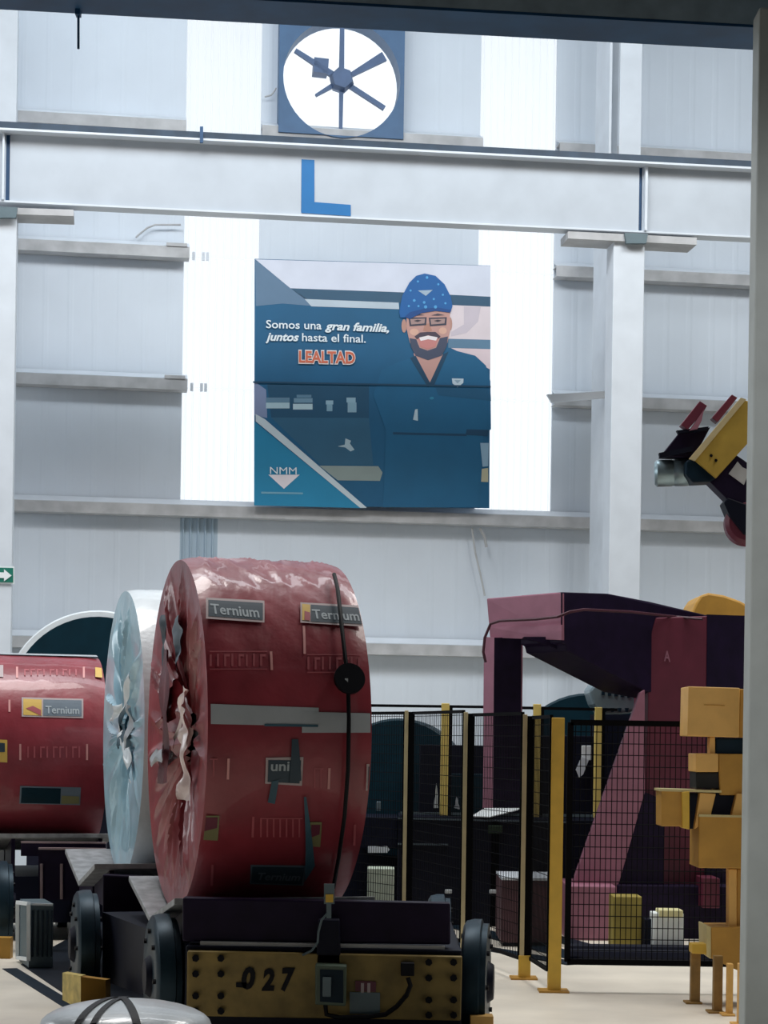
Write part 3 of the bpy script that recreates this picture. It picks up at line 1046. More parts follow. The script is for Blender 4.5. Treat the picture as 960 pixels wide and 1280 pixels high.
for x0, x1, y0, y1 in ((20, 106, 834, 848), (24, 110, 930, 950), (-5, 13, 875, 890)):
    c.patch('printed_mark', [(x0, y0), (x0 + 2.5, y0), (x0 + 2.5, y1), (x0, y1)], PINKP, r, 0.005, 1)
    c.patch('printed_mark', [(x1 - 2.5, y0), (x1, y0), (x1, y1), (x1 - 2.5, y1)], PINKP, r, 0.005, 1)
    for x in range(int(x0) + 10, int(x1) - 10, 8):
        k = R8.random()
        c.patch('printed_mark', [(x, y0 + 3), (x + 2, y0 + 3), (x + 2, y1 - 3), (x, y1 - 3)], FAINT, r, 0.005, 1)
        if k > 0.5:
            c.patch('printed_mark', [(x, y0 + 3), (x + 6, y0 + 3), (x + 6, y0 + 5), (x, y0 + 5)], FAINT, r, 0.005, 1)
for z in (-0.02, -0.33):
    pass

# black strap with a disc hanging over the front of the big coil
st = thing('hanging_strap', C1.pt(0.75, -0.9), 'thin black strap with a round black disc over the front of the big coil', 'strap')
q = MB()
pts = []
for x, y in ((416, 728), (420, 745), (424, 785), (429, 830), (432, 853), (433, 900), (432, 960), (428, 1015), (421, 1065), (415, 1100)):
    t, ph = C1.hit(x, y)
    pts.append(C1.pt(t, ph, None, 0.05))
q.tube(pts, 0.011, 8)
q.build('strap', BLACK, st, smooth=True)
t, ph = C1.hit(433, 853)
d0 = C1.pt(t, ph, None, 0.05)
d1 = C1.pt(t, ph, None, 0.075)
q = MB()
q.cyl(d0, d1, 0.082, 36)
q.build('disc', BLACK, st, smooth=True)
q = MB()
q.pp([(431, 848), (435, 848), (435, 860), (431, 860)], d1.y - 0.01, 0.01)
q.build('disc_slot', TAPE, st)

# ================================================================ CARTS
cart = thing('coil_cart', FL(406, 1310), 'coil cart with a yellow bolted front plate stencilled 027', 'cart')
trough(C1, -0.13, 0.95, 0.80, cart, WORN)
q = MB()
q.pp([(228, 1122), (563, 1129), (563, 1181), (228, 1177)], 9.78, 0.10)
q.build('cross_beam', DARKM, cart, bevel=0.01)
q = MB()
q.pp([(250, 1177), (556, 1183), (556, 1187), (250, 1182)], 9.74, 0.05)
q.build('ledge', STEELD, cart)
q = MB()
q.pp([(232, 1182), (578, 1188), (577, 1300), (230, 1294)], 9.72, 1.55)
q.build('chassis', MACH2, cart, bevel=0.01)
q = MB()
q.pp([(234, 1189), (578, 1196), (576, 1276), (233, 1270)], 9.66, 0.055)
q.build('front_plate', YPLATE, cart, bevel=0.006)
for xs, k in (((244.5, 276), 0), ((536, 567), 1)):
    for x in xs:
        for y in (1198, 1217.5, 1245, 1264):
            yy = y + (5 if k else 0)
            q = MB()
            q.cyl(P(x, yy, 9.665), P(x, yy, 9.63), 0.019, 6)
            q.build('bolt', BLACK, cart)


def cart_text(body, x0, y0, x1, y1, cap, mat, Y, bold=0.05, shear=0.1, parent=cart):
    vs, fs = text_mesh(body, bold, shear)
    q = MB()
    q.add([P(x0 + (x1 - x0) * u, y0 + (y1 - y0) * u - h * cap, Y) for u, h in vs], fs)
    return q.build('stencil_number', mat, parent, normals=False)


cart_text('0', 302, 1235, 319, 1235, 25, BLACK, 9.652, 0.05, 0.15)
cart_text('2', 327, 1237, 343, 1237, 25, BLACK, 9.652, 0.05, 0.15)
cart_text('7', 351, 1237, 369, 1237, 26, BLACK, 9.652, 0.05, 0.15)
q = MB()
q.pp([(295, 1228), (308, 1228), (308, 1235), (295, 1234)], 9.652, 0.002)
q.build('stencil_number', BLACK, cart)
q = MB()
q.pp([(394, 1206), (433, 1208), (432, 1258), (394, 1256)], 9.55, 0.11)
cbx = q.build('control_box', M('green_grey_box', '#4a5a4c', 0.5, 0, 0.2), cart, bevel=0.006)
q = MB()
q.pp([(400, 1212), (429, 1213), (429, 1254), (400, 1252)], 9.545, 0.006)
q.build('box_door', MACH, cbx)
q = MB()
q.rect(403, 1222, 414, 1246, 9.52, 0.03)
q.build('box_switch', GREYF, cbx, bevel=0.004)
q = MB()
q.pp([(398, 1150), (424, 1150), (426, 1205), (395, 1205)], 9.66, 0.10)
q.build('socket_post', MACH2, cart, bevel=0.006)
q = MB()
q.pp([(405, 1105), (418, 1105), (418, 1130), (405, 1130)], 9.62, 0.02)
q.pp([(408, 1130), (414, 1130), (414, 1148), (408, 1148)], 9.62, 0.015)
tg_ = q.build('tag', GREYF, cart)
q = MB()
q.pp([(407, 1118), (416.5, 1118), (416.5, 1128), (407, 1128)], 9.615, 0.004)
q.build('tag_sticker', YELLOW, tg_)
q = MB()
q.tube([P(x, y, 9.62) for x, y in ((409, 1142), (402, 1150), (398, 1165), (397, 1178), (390, 1188), (378, 1194))], 0.006)
q.build('cable', GREYF, cart)
q = MB()
q.tube([P(x, y, 9.6) for x, y in ((510, 1222), (513, 1232), (508, 1244), (496, 1258), (482, 1268), (460, 1271), (425, 1272), (408, 1268), (406, 1250))], 0.012)
q.build('cable', BLACK, cart, smooth=True)
q = MB()
q.rect(501, 1204, 518, 1220, 9.6, 0.06)
q.build('socket_box', BLACK, cart, bevel=0.004)
q = MB()
q.pp([(444, 1226), (470, 1227), (470, 1240), (444, 1239)], 9.65, 0.004)
pn = q.build('warning_plate', MAROON, cart)
for x in (451, 459):
    q = MB()
    q.rect(x, 1229, x + 4, 1241, 9.645, 0.003)
    q.build('plate_mark', LABELB, pn)
q = MB()
q.pp([(437, 1240), (475, 1241), (475, 1268), (437, 1267)], 9.65, 0.004)
q.build('data_plate', GREYF, cart)


def wheel(px, Y, root, R=0.33, wd=0.13, yaw=10, mat=TYRE, z=None):
    u, v = make_frame(yaw)
    p = P(px, 1200, Y)
    cpos = Vector((p.x, p.y, R + 0.006 if z is None else z))
    q = MB()
    q.lathe([(-wd / 2, R * 0.55), (-wd / 2, R * 0.90), (-wd / 2 + 0.015, R * 0.97), (-wd * 0.1, R), (wd * 0.22, R), (wd * 0.28, R * 0.93), (wd / 2, R * 0.93), (wd / 2, R * 0.55)], cpos, u, 40)
    o = q.build('wheel', mat, root, smooth=True)
    q = MB()
    q.lathe([(-wd / 2 - 0.03, 0.06), (-wd / 2 - 0.03, 0.09), (-wd / 2 + 0.01, 0.12), (wd / 2 - 0.01, 0.12), (wd / 2 + 0.03, 0.09)], cpos, u, 20)
    q.build('hub', MACH2, o, smooth=True)
    for k in range(8):
        a = 2 * PI * k / 8
        b = cpos + v * (R * 0.72 * math.cos(a)) + Vector((0, 0, R * 0.72 * math.sin(a)))
        q = MB()
        q.cyl(b - u * (wd / 2 + 0.015), b + u * (wd / 2 + 0.015), 0.014, 6)
        q.build('wheel_bolt', BLACK, o)
    return o


wheel(203, 10.15, cart, yaw=14)
wheel(595, 10.1, cart, yaw=-6)
wheel(106, 11.65, cart, yaw=14)
wheel(548, 11.7, cart, yaw=0)
for x0, x1, Y in ((588, 617, 9.75),):
    q = MB()
    a, b = P(x0, 1270, Y), P(x1, 1270, Y)
    q.box(a.x, Y, 0.0, b.x, Y + 0.10, a.z)
    q.build('wheel_guard', ORANGE, cart, bevel=0.004)
q = MB()
a, b = P(79, 1216, 11.0), P(131, 1216, 11.0)
q.prism([P(78, 1216, 11.25), P(101, 1220, 11.0), P(101, 1262, 11.0), P(78, 1250, 11.25)], (0.02, 0.06, 0))
gp = q.build('wheel_guard', M('worn_yellow_paint', '#c9b368', 0.6, 0, 0.3, scale=14), cart)
q = MB()
q.prism([P(101, 1221, 11.0), P(132, 1225, 11.08), P(132, 1256, 11.08), P(101, 1262, 11.0)], (0.02, 0.06, 0))
q.build('wheel_guard', OCHRE, cart)
# side beam of the cart that links the wheels
q = MB()
q.pp([(128, 1140), (232, 1180), (232, 1265), (128, 1225)], [11.6, 9.9, 9.9, 11.6], 0, vec=(0.3, 0.1, 0))
q.build('side_beam', MACH2, cart)
q = MB()
q.pp([(136, 1152), (190, 1162), (190, 1170), (136, 1158)], [11.5, 10.6, 10.6, 11.5], 0, vec=(0.1, 0.1, 0))
q.build('side_step', STEELD, cart)

# cart under the pale coil
cart2 = thing('coil_cart', Vector((C2.A.x + 0.5, C2.A.y, 0)), 'dark coil cart under the pale blue wrapped coil', 'cart')
trough(C2, -0.28, 1.1, 0.80, cart2, WORN)
q = MB()
a = C2.A
poly = [a + C2.u * 0.05 - C2.v * 0.85, a + C2.u * 1.1 - C2.v * 0.85, a + C2.u * 1.1 + C2.v * 0.9, a + C2.u * 0.05 + C2.v * 0.9]
q.prism([Vector((p.x, p.y, 0.14)) for p in poly], (0, 0, 0.36))
q.build('chassis', MACH2, cart2, bevel=0.01)
q = MB()
q.pp([(128, 1093), (205, 1097), (205, 1155), (128, 1148)], 12.05, 0.1)
q.build('cross_beam', DARKM, cart2, bevel=0.01)
wheel(2, 14.2, cart2, yaw=14)
q = MB()
a, b = P(-14, 1172, 13.7), P(13, 1172, 13.7)
q.box(a.x, 13.7, 0.0, b.x, 13.8, a.z)
q.build('wheel_guard', OCHRE, cart2)
# cart under the left coil
cart3 = thing('coil_cart', Vector((C3.A.x + 0.9, C3.A.y, 0)), 'dark coil cart under the lower red coil at the left edge', 'cart')
trough(C3, 0.3, 1.85, 0.62, cart3, WORN, rise=0.13)
q = MB()
a = C3.A
poly = [a + C3.u * 0.1 - C3.v * 0.6, a + C3.u * 1.8 - C3.v * 0.6, a + C3.u * 1.8 + C3.v * 0.7, a + C3.u * 0.1 + C3.v * 0.7]
q.prism([Vector((p.x, p.y, 0.14)) for p in poly], (0, 0, 0.36))
q.build('chassis', MACH2, cart3)
q = MB()
q.pp([(26, 1053), (132, 1054), (132, 1071), (26, 1070)], 14.55, 0.08)
q.build('cross_beam', DARKM, cart3)
q = MB()
q.pp([(48, 1061), (132, 1062), (132, 1128), (48, 1124)], 14.25, 0.08)
q.build('cross_beam', DARKM, cart3)
q = MB()
q.pp([(26, 1052), (132, 1053), (132, 1055), (26, 1054)], 14.5, 0.03)
q.pp([(48, 1059.5), (132, 1060.5), (132, 1063), (48, 1062)], 14.22, 0.03)
q.pp([(50, 1080), (53, 1080), (53, 1124), (50, 1124)], 14.22, 0.03)
q.pp([(75, 1080), (78, 1080), (78, 1124), (75, 1124)], 14.22, 0.03)
q.build('edge_strip', M('pale_edge_paint', '#a08a8c', 0.6, 0, 0.2), cart3)  # pale lines on the beam edges and two uprights
for wx, wy in ((0.25, -0.45), (0.25, 0.5), (1.6, -0.45), (1.6, 0.5)):
    p = C3.A + C3.u * wx + C3.v * wy
    q = MB()
    q.lathe([(-0.05, 0.1), (-0.05, 0.2), (0.05, 0.2), (0.05, 0.1)], Vector((p.x, p.y, 0.2)), C3.u, 24)
    q.build('wheel', TYRE, cart3, smooth=True)

# pale framed box beside the carts
bx = thing('electrical_box', FL(40, 1214), 'dark ribbed box with a pale frame between the cart wheels', 'box')
Yb0, Yb1 = 13.55, 13.15
q = MB()
base = [P(24, 1196, Yb0), P(36, 1199, Yb1), P(66, 1199, Yb1 + 0.04), P(54, 1196, Yb0 + 0.04)]
base = [Vector((p.x, p.y, 0.005)) for p in base]
ztb = P(36, 1131, Yb1).z
q.prism(base, (0, 0, ztb))
q.build('case', GREYF, bx)
for x in range(39, 65, 6):
    q = MB()
    q.rect(x, 1138, x + 3, 1196, Yb1 - 0.012, 0.02)
    q.build('rib', MACH, bx)
q = MB()
for pa, pb in (((22, 1128), (22, 1196)), ((36, 1130), (36, 1200)),):
    q.tube([P(pa[0], pa[1], Yb0 if pa[0] < 30 else Yb1 - 0.02), P(pb[0], pb[1], Yb0 if pa[0] < 30 else Yb1 - 0.02)], 0.018, 4)
for y in (1129, 1198):
    q.tube([P(22, y - 1, Yb0), P(36, y + 1, Yb1 - 0.02)], 0.018, 4)
q.tube([P(36, 1130, Yb1), P(66, 1131, Yb1 + 0.04)], 0.010, 4)
q.build('frame', WHITEP, bx)

# cart track rails let into the floor
for k, (x0, y0, x1, y1) in enumerate(((12, 1211, 132, 1285),)):
    a, b = FL(x0, y0), FL(x1, y1)
    d = (b - a).normalized()
    n_ = Vector((d.y, -d.x, 0))
    q = MB()
    q.prism([a - n_ * 0.05, b - n_ * 0.05, b + n_ * 0.05, a + n_ * 0.05], (0, 0, 0.004))
    q.build('track_rail', MACH, floor)

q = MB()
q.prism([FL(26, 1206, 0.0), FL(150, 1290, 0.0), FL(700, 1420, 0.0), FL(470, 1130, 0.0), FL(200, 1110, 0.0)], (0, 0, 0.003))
q.build('cart_shade_plate', M('painted_cart_shade', '#1a2029', 0.5, 0, 0.3, scale=3), floor)  # dark plate standing in for the carts' shadow on the floor

# foreground: white drum with black straps, its domed top just in the frame
dr = thing('wrapped_drum', Vector((P(140, 1300, 5.6).x, 5.9, 0)), 'white plastic-wrapped drum with crossing black straps, bottom left', 'drum')
dc = dr.location.copy()
ztd = P(155, 1253, 5.85).z
q = MB()
RD = 0.27
prof = [(0.0, RD), (ztd - 0.10, RD), (ztd - 0.075, RD * 0.97)]
for k in range(1, 8):
    a = k / 8 * PI / 2
    prof.append((ztd - 0.075 + 0.075 * math.sin(a), RD * 0.97 * math.cos(a)))
prof.append((ztd, 0.002))
q.lathe(prof, Vector((dc.x, dc.y, 0)), (0, 0, 1), 48)
q.build('wrap', WHITEW, dr, smooth=True)


def dome(x, y):
    r_ = math.hypot(x, y) / (RD * 0.97)
    return Vector((dc.x + x, dc.y + y, ztd - 0.075 + 0.075 * math.sqrt(max(0, 1 - r_ * r_)) + 0.004))


for x0, y0, x1, y1, w_ in ((-0.12, -0.24, -0.02, 0.24, 0.012), (-0.07, -0.25, 0.01, 0.24, 0.010), (0.07, -0.25, -0.07, 0.23, 0.012)):
    q = MB()
    vs = []
    m = 20
    for i in range(m + 1):
        t = i / m
        x, y = x0 + (x1 - x0) * t, y0 + (y1 - y0) * t
        vs += [dome(x - w_, y), dome(x + w_, y)]
    q.add(vs, [(2 * i, 2 * i + 1, 2 * i + 3, 2 * i + 2) for i in range(m)])
    q.build('strap', BLACK, dr)

# dark coil with a white rim behind the left coil
dk = thing('stored_coil', P(122, 880, 19.0), 'dark round coil end with a white wrapped rim behind the left coil', 'coil')
ck = P(122, 879, 19.0)
dk.location.z = ck.z - 0.92
q = MB()
q.lathe([(0, 0.84), (0.0, 0.905), (0.02, 0.92), (0.8, 0.92), (0.8, 0.3)], ck, (-0.08, 1, 0), 64)
q.build('wrapped_rim', WHITEW, dk, smooth=True)
q = MB()
q.lathe([(-0.01, 0.001), (-0.01, 0.855), (0.02, 0.86)], ck, (-0.08, 1, 0), 64)
q.build('dark_face', TEALC, dk)
q = MB()
q.box(ck.x - 0.7, ck.y + 0.1, 0, ck.x + 0.6, ck.y + 0.7, ck.z - 0.925)
tag(q.build('coil_stand', MACH2), 'dark stand block under the stored coil behind the left coil', 'stand')

# ================================================================ FRONT FENCE
fe = thing('safety_fence', FL(697, 1237), 'front black wire-mesh safety fence with cream and yellow posts', 'fence')
posts = [(506, 517, 888, 15.2, CREAMP), (580, 592, 890, 14.0, CREAMP), (654, 667, 893, 12.95, CREAMP), (690, 706, 897, 12.3, YELLOW)]
tops = []
for i, (x0, x1, yt, Y, mt) in enumerate(posts):
    a, b = P(x0, yt, Y), P(x1, yt, Y)
    zt2 = a.z
    q = MB()
    if i < 3:
        xm = a.x + (b.x - a.x) * 0.42
        q.box(a.x, Y, 0, xm, Y + 0.05, zt2)
        po = q.build('post', mt, fe, bevel=0.003)
        q = MB()
        q.box(xm, Y + 0.012, 0.12, b.x + 0.012, Y + 0.05, zt2 - 0.01)
        q.build('panel_stile_or_shade', WIRE, po)  # right side of the post, its shade painted black
        if i == 2:
            q = MB()
            q.box(a.x - 0.006, Y - 0.006, 0, b.x + 0.004, Y + 0.056, 0.16)
            q.build('post_foot', YELLOW, po, bevel=0.004)
    else:
        q.box(a.x, Y, 0, b.x, Y + 0.08, zt2)
        po = q.build('post', mt, fe, bevel=0.004)
    q = MB()
    q.box(a.x - 0.06, Y - 0.05, 0, b.x + 0.05, Y + 0.12, 0.012)
    q.build('base_plate', OCHRE, po)
    tops.append((Vector((a.x, Y + 0.03, zt2)), Vector((b.x, Y + 0.03, zt2))))


def mesh_panel(a, b, z0, z1, pitch_v, pitch_h, parent, r=0.0028, frame=0.016):
    """framed wire panel between two ground points"""
    a, b = Vector(a), Vector(b)
    a.z = b.z = 0
    d = b - a
    L = d.length
    d.normalize()
    up = Vector((0, 0, 1))
    fr = MB()
    for z in (z0, z1):
        fr.tube([a + up * z, b + up * z], frame, 4)
    for p in (a, b):
        fr.tube([p + up * z0, p + up * z1], frame, 4)
    o = fr.build('panel_frame', WIRE, parent)
    q = MB()
    k = pitch_v
    while k < L:
        q.tube([a + d * k + up * z0, a + d * k + up * z1], r, 3)
        k += pitch_v
    k = z0 + pitch_h
    while k < z1:
        q.tube([a + up * k + Vector((0, -0.004, 0)), b + up * k + Vector((0, -0.004, 0))], r, 3)
        k += pitch_h
    q.build('wire_mesh', WIRE, o, kind='stuff')
    return o


p0 = P(430, 888, 16.0)
mesh_panel((p0.x, p0.y, 0), tops[0][0], 0.14, tops[0][0].z - 0.02, 0.035, 0.075, fe)
for i in range(3):
    mesh_panel(tops[i][1], tops[i + 1][0], 0.14, tops[i][1].z - 0.02, 0.035, 0.075, fe)
a = P(709, 1200, 12.35)
b = P(940, 1200, 12.35)
zt2, zb2 = P(780, 904, 12.35).z, P(780, 1203, 12.35).z
mesh_panel((a.x, 12.35, 0), (b.x, 12.35, 0), zb2, zt2, 0.034, 0.074, fe, r=0.0034, frame=0.026)

# ================================================================ BACK FENCE
YF = 16.66
ZB = P(625, 1022, 16.6).z + 0.006
bf = thing('safety_fence', P(672, 1020, YF), 'rear fence of three yellow posts and a dark top rail standing on the dark bench', 'fence')
for x0, x1, yt, yb in ((552, 562, 879, 1014), (667, 676.5, 880, 1018), (744, 753, 884, 1022)):
    a, b = P(x0, yt, YF), P(x1, yb, YF)
    q = MB()
    q.box(a.x, YF, ZB, P(x1, yt, YF).x, YF + 0.06, a.z)
    q.build('post', M('pale_yellow_post', '#e8cf74', 0.5, 0, 0.08), bf, bevel=0.004)
    q = MB()
    q.box(P(x1, yt, YF).x, YF + 0.01, ZB, P(x1 + 4, yt, YF).x, YF + 0.05, a.z - 0.02)
    q.build('panel_stile_or_shade', WIRE, bf)
for x0, y0, x1, y1, h in ((380, 879, 605, 882, 3.4), (605, 882, 772, 885.4, 3.6)):
    q = MB()
    q.pp([(x0, y0), (x1, y1), (x1, y1 + h), (x0, y0 + h)], YF + 0.02, 0.03)
    q.build('top_rail', WIRE, bf)
q = MB()
q.box(P(500, 1016, YF).x, YF + 0.02, ZB + 0.006, P(756, 1016, YF).x, YF + 0.05, ZB + 0.028)
q.build('bottom_rail', GREYF, bf)

# ================================================================ MACHINES BEHIND THE FENCE
def mach(name, label, cat, loc):
    return thing(name, loc, label, cat)


# dark coil facing us, left
c5 = P(497, 985, 17.6)
t5 = thing('stored_coil', (c5.x, c5.y, 0.0), 'dark teal coil end standing behind the fence next to the red coil', 'coil')
q = MB()
q.lathe([(0, 0.12), (0, 0.62), (0.02, 0.64), (0.5, 0.64), (0.5, 0.12)], c5, (0.1, 1, 0), 48)
q.build('coil_body', TEALC, t5, smooth=True)
q = MB()
q.box(c5.x - 0.5, c5.y + 0.05, 0, c5.x + 0.5, c5.y + 0.45, c5.z - 0.55)
q.build('saddle_block', MACH2, t5)

# dark teal coil, right
c6 = P(735, 964, 18.2)
t6 = thing('stored_coil', (c6.x, c6.y, 0.0), 'dark teal coil end behind the fence under the slotted drum', 'coil')
q = MB()
q.lathe([(0, 0.12), (0, 0.72), (0.02, 0.74), (0.5, 0.74), (0.5, 0.12)], c6, (0.05, 1, 0), 48)
q.build('coil_body', TEALC, t6, smooth=True)
q = MB()
q.box(c6.x - 0.5, c6.y + 0.05, 0, c6.x + 0.5, c6.y + 0.45, c6.z - 0.62)
q.build('saddle_block', MACH2, t6)

# long dark line machine
lm = mach('slitting_line', 'long dark machine bench behind the front fence posts', 'machine', Vector((P(560, 1100, 16.9).x, 16.9, 0)))


def lbox(x0, y0, x1, y1, Y, d, mat, name, floor_=False, bev=0.006, parent=lm, **k):
    a, b = P(x0, y1, Y), P(x1, y0, Y)
    q = MB()
    q.box(a.x, Y, 0 if floor_ else a.z, b.x, Y + d, b.z)
    return q.build(name, mat, parent, bevel=bev, **k)


lbox(497, 1022, 625, 1116, 16.6, 0.9, MACH2, 'bench', floor_=True)
lbox(612, 1026, 762, 1112, 16.6, 0.9, MACH2, 'bench', floor_=True)
lbox(430, 1022, 497, 1060, 16.7, 0.8, MACH2, 'bench')
lbox(524, 932, 606, 1020, 17.0, 0.5, MACH2, 'upright_cabinet')
lbox(562, 968, 614, 1020, 16.8, 0.15, TEALC, 'cabinet_door')
lbox(608, 900, 656, 1020, 17.1, 0.5, MACH2, 'upright_cabinet')
lbox(676, 920, 742, 1020, 17.2, 0.5, MACH2, 'upright_cabinet')
lbox(606, 985, 664, 1012, 16.8, 0.1, TEALC, 'cabinet_door')
q = MB()
q.pp([(497, 1022), (712, 1027), (712, 1029), (497, 1024)], 16.58, 0.03)
q.pp([(497, 1054), (560, 1055), (560, 1057), (497, 1056)], 16.58, 0.02)
q.build('edge_strip', M('dull_edge_strip', '#4d5a62', 0.6, 0, 0.2), lm)
lbox(610, 1032, 628, 1042, 16.57, 0.03, M('olive_green_plate', '#2c3b2c', 0.6), 'side_plate')
for x in (556, 612):
    lbox(x, 1112, x + 9, 1117, 16.56, 0.02, WHITEP, 'small_tag')
lbox(727, 932, 740, 950, 17.15, 0.03, WHITEP, 'paper_note')
q = MB()
q.pp([(727, 946), (736, 950), (729, 968), (724, 972), (720, 962)], 17.14, 0.02)
q.build('paper_note', STEELW, lm)
lbox(470, 1002, 476, 1014, 16.9, 0.05, GREYF, 'lever')
q = MB()
q.pp([(542, 1010), (546, 976), (548, 1010)], 16.75, 0.02)
q.pp([(568, 1010), (571, 994), (575, 1012)], 16.75, 0.02)
q.build('cloth_scrap', STEELW, lm)
q = MB()
q.pp([(460, 1058), (484, 1058), (487, 1062), (484, 1066), (460, 1066)], 16.65, 0.02)
q.build('arrow_plate', STEELW, lm, label='white arrow-shaped plate')

q = MB()
q.prism([P(590, 1021, 16.6), P(606, 1011, 16.72), P(652, 1008, 16.76), P(648, 1013, 16.68), P(612, 1022, 16.58)], (0, 0, 0.008))
tag(q.build('paper_sheet', WHITEP), 'white sheet lying on the dark bench behind the fence', 'sheet')

pb = MB()
a, b = P(459, 1113, 16.2), P(493, 1086, 16.2)
pb.box(a.x, 16.2, 0.02, b.x, 16.5, b.z)
tag(pb.build('pale_carton', M('pale_green_carton', '#b9c4b4', 0.6, 0, 0.2), bevel=0.006), 'pale carton on the floor beside the big coil, behind the fence', 'box')

# slotted galvanised drum
gd_ = thing('slotted_drum', P(770, 890, 17.0), 'tilted galvanised drum with slots below the maroon arm', 'drum')
q = MB()
q.pp([(736, 862), (750, 846), (803, 862), (800, 884), (788, 892), (752, 893), (742, 880)], 16.95, 0.5)
q.build('drum_shell', GALV, gd_, bevel=0.03)
for k in range(6):
    x = 752 + k * 8
    y = 864 + k * 0.8
    q = MB()
    q.pp([(x, y), (x + 4, y), (x + 4, y + 5), (x, y + 5)], 16.94, 0.02)
    q.build('slot', MACH, gd_)
for k in range(4):
    x = 754 + k * 9
    q = MB()
    q.pp([(x, 885), (x + 5, 885), (x + 4, 890), (x + 1, 890)], 16.94, 0.02)
    q.build('slot', MACH, gd_)
q = MB()
q.pp([(742, 893), (796, 893), (796, 1015), (742, 1015)], 17.6, 0.3)
q.build('drum_pedestal', MACH2, gd_)

# ================================================================ MAROON C-FRAME MACHINE
gm = thing('uncoiler_frame', FL(760, 1172), 'tall maroon C-shaped machine frame with sloping brace behind the mesh', 'machine')
YN, YFAR, YR = 15.4, 16.1, 16.4
vecr = Vector((0.8, 0.6, 0)) * 0.9
q = MB()
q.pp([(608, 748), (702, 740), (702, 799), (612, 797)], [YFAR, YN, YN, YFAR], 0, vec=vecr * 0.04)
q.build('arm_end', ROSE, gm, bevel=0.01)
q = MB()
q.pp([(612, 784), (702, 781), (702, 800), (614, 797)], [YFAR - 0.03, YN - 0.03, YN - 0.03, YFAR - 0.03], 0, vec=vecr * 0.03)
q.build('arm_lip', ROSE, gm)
# arm side: receding plate with a round notch on its lower edge
side = [(702, 740), (760, 742), (812, 752), (888, 770), (888, 880), (806, 864), (709, 814)]
arc = [(707, 806), (703, 803), (698, 804), (695, 808)]
side += arc + [(690, 805), (655, 797), (702, 797)]


def yside(x):
    return YN + (YR - YN) * max(0.0, (x - 702)) / (888 - 702)


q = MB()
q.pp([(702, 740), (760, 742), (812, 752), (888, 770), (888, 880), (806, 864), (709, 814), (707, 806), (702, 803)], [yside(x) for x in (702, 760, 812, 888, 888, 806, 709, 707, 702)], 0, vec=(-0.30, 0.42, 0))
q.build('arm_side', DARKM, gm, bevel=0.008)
q = MB()
q.pp([(655, 796), (702, 796), (702, 803), (698, 805), (695, 811), (690, 808)], YN + 0.12, 0.3)
q.build('arm_gusset', DARKM, gm)
# leg under the arm end
q = MB()
q.pp([(605, 796), (618, 797), (616, 1010), (603, 1010)], [16.1, 15.95, 15.95, 16.1], 0, vec=(0.25, 0.18, 0))
q.build('leg', ROSE, gm)
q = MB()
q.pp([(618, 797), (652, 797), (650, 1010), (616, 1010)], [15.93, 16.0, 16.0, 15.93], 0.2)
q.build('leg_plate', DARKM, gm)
# column
q = MB()
a, b = P(811, 772, 16.2), P(884, 772, 16.2)
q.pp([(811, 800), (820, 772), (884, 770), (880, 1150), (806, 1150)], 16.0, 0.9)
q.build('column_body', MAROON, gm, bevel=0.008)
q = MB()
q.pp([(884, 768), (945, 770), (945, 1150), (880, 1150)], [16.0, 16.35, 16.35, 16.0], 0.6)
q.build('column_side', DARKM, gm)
q = MB()
q.pp([(806, 862), (806, 990), (772, 1110), (714, 1110), (800, 866)], 15.86, 0.12)
q.build('brace', ROSE, gm, bevel=0.006)
q = MB()
q.pp([(806, 990), (830, 1000), (830, 1110), (772, 1110)], 15.9, 0.1)
q.build('brace_web', DARKM, gm)
q = MB()
a, b = P(709, 1167, 15.55), P(771, 1108, 15.55)
q.box(a.x, 15.55, 0.0, b.x, 16.4, b.z)
q.build('base_block', ROSE, gm, bevel=0.01)
q = MB()
a, b = P(771, 1165, 15.8), P(900, 1108, 15.8)
q.box(a.x, 15.8, 0.0, b.x + 0.3, 16.4, b.z)
q.build('base_block', DARKM, gm, bevel=0.01)
q = MB()
a, b = P(878, 1135, 15.6), P(900, 1098, 15.6)
q.box(a.x, 15.6, a.z, b.x, 15.95, b.z)
q.build('side_block', MAROON, gm, bevel=0.006)
q = MB()
q.tube([P(x, y, Y) for x, y, Y in ((607, 828, 15.85), (604, 815, 15.85), (606, 797, 15.85), (613, 780, 15.85), (625, 776, 15.75), (670, 774, 15.5), (697, 771, 15.3), (712, 765, 15.3), (730, 762, 15.4), (790, 765, 15.75), (845, 771, 16.05), (878, 774, 15.9))], 0.012, 6)
q.build('hose', M('dark_rose_hose', '#4a2733', 0.4), gm, smooth=True)
cart_text('A', 830, 826, 838, 827, 13, ROSE, 15.99, 0.02, 0, parent=gm).name = 'painted_mark'

# low block on the floor left of the frame
lb = MB()
a, b = P(626, 1162, 15.0), P(702, 1101, 15.0)
lb.box(a.x, 15.0, 0.03, b.x, 15.7, b.z)
lbo = thing('base_beam', Vector((P(660, 1160, 15.0).x, 15.0, 0.0)), 'dusty brown steel block on the floor behind the yellow post', 'block')
lb.build('block', M('brown_maroon_steel', '#5a3a42', 0.6, 0, 0.25), lbo, bevel=0.01)
q = MB()
q.box(a.x, 14.98, b.z, b.x, 15.72, b.z + 0.02)
q.build('top_sheet', STEELW, lbo)
q = MB()
q.box(a.x + 0.02, 15.02, 0, a.x + 0.12, 15.68, 0.03)
q.box(b.x - 0.12, 15.02, 0, b.x - 0.02, 15.68, 0.03)
q.build('skid', MACH2, lbo)

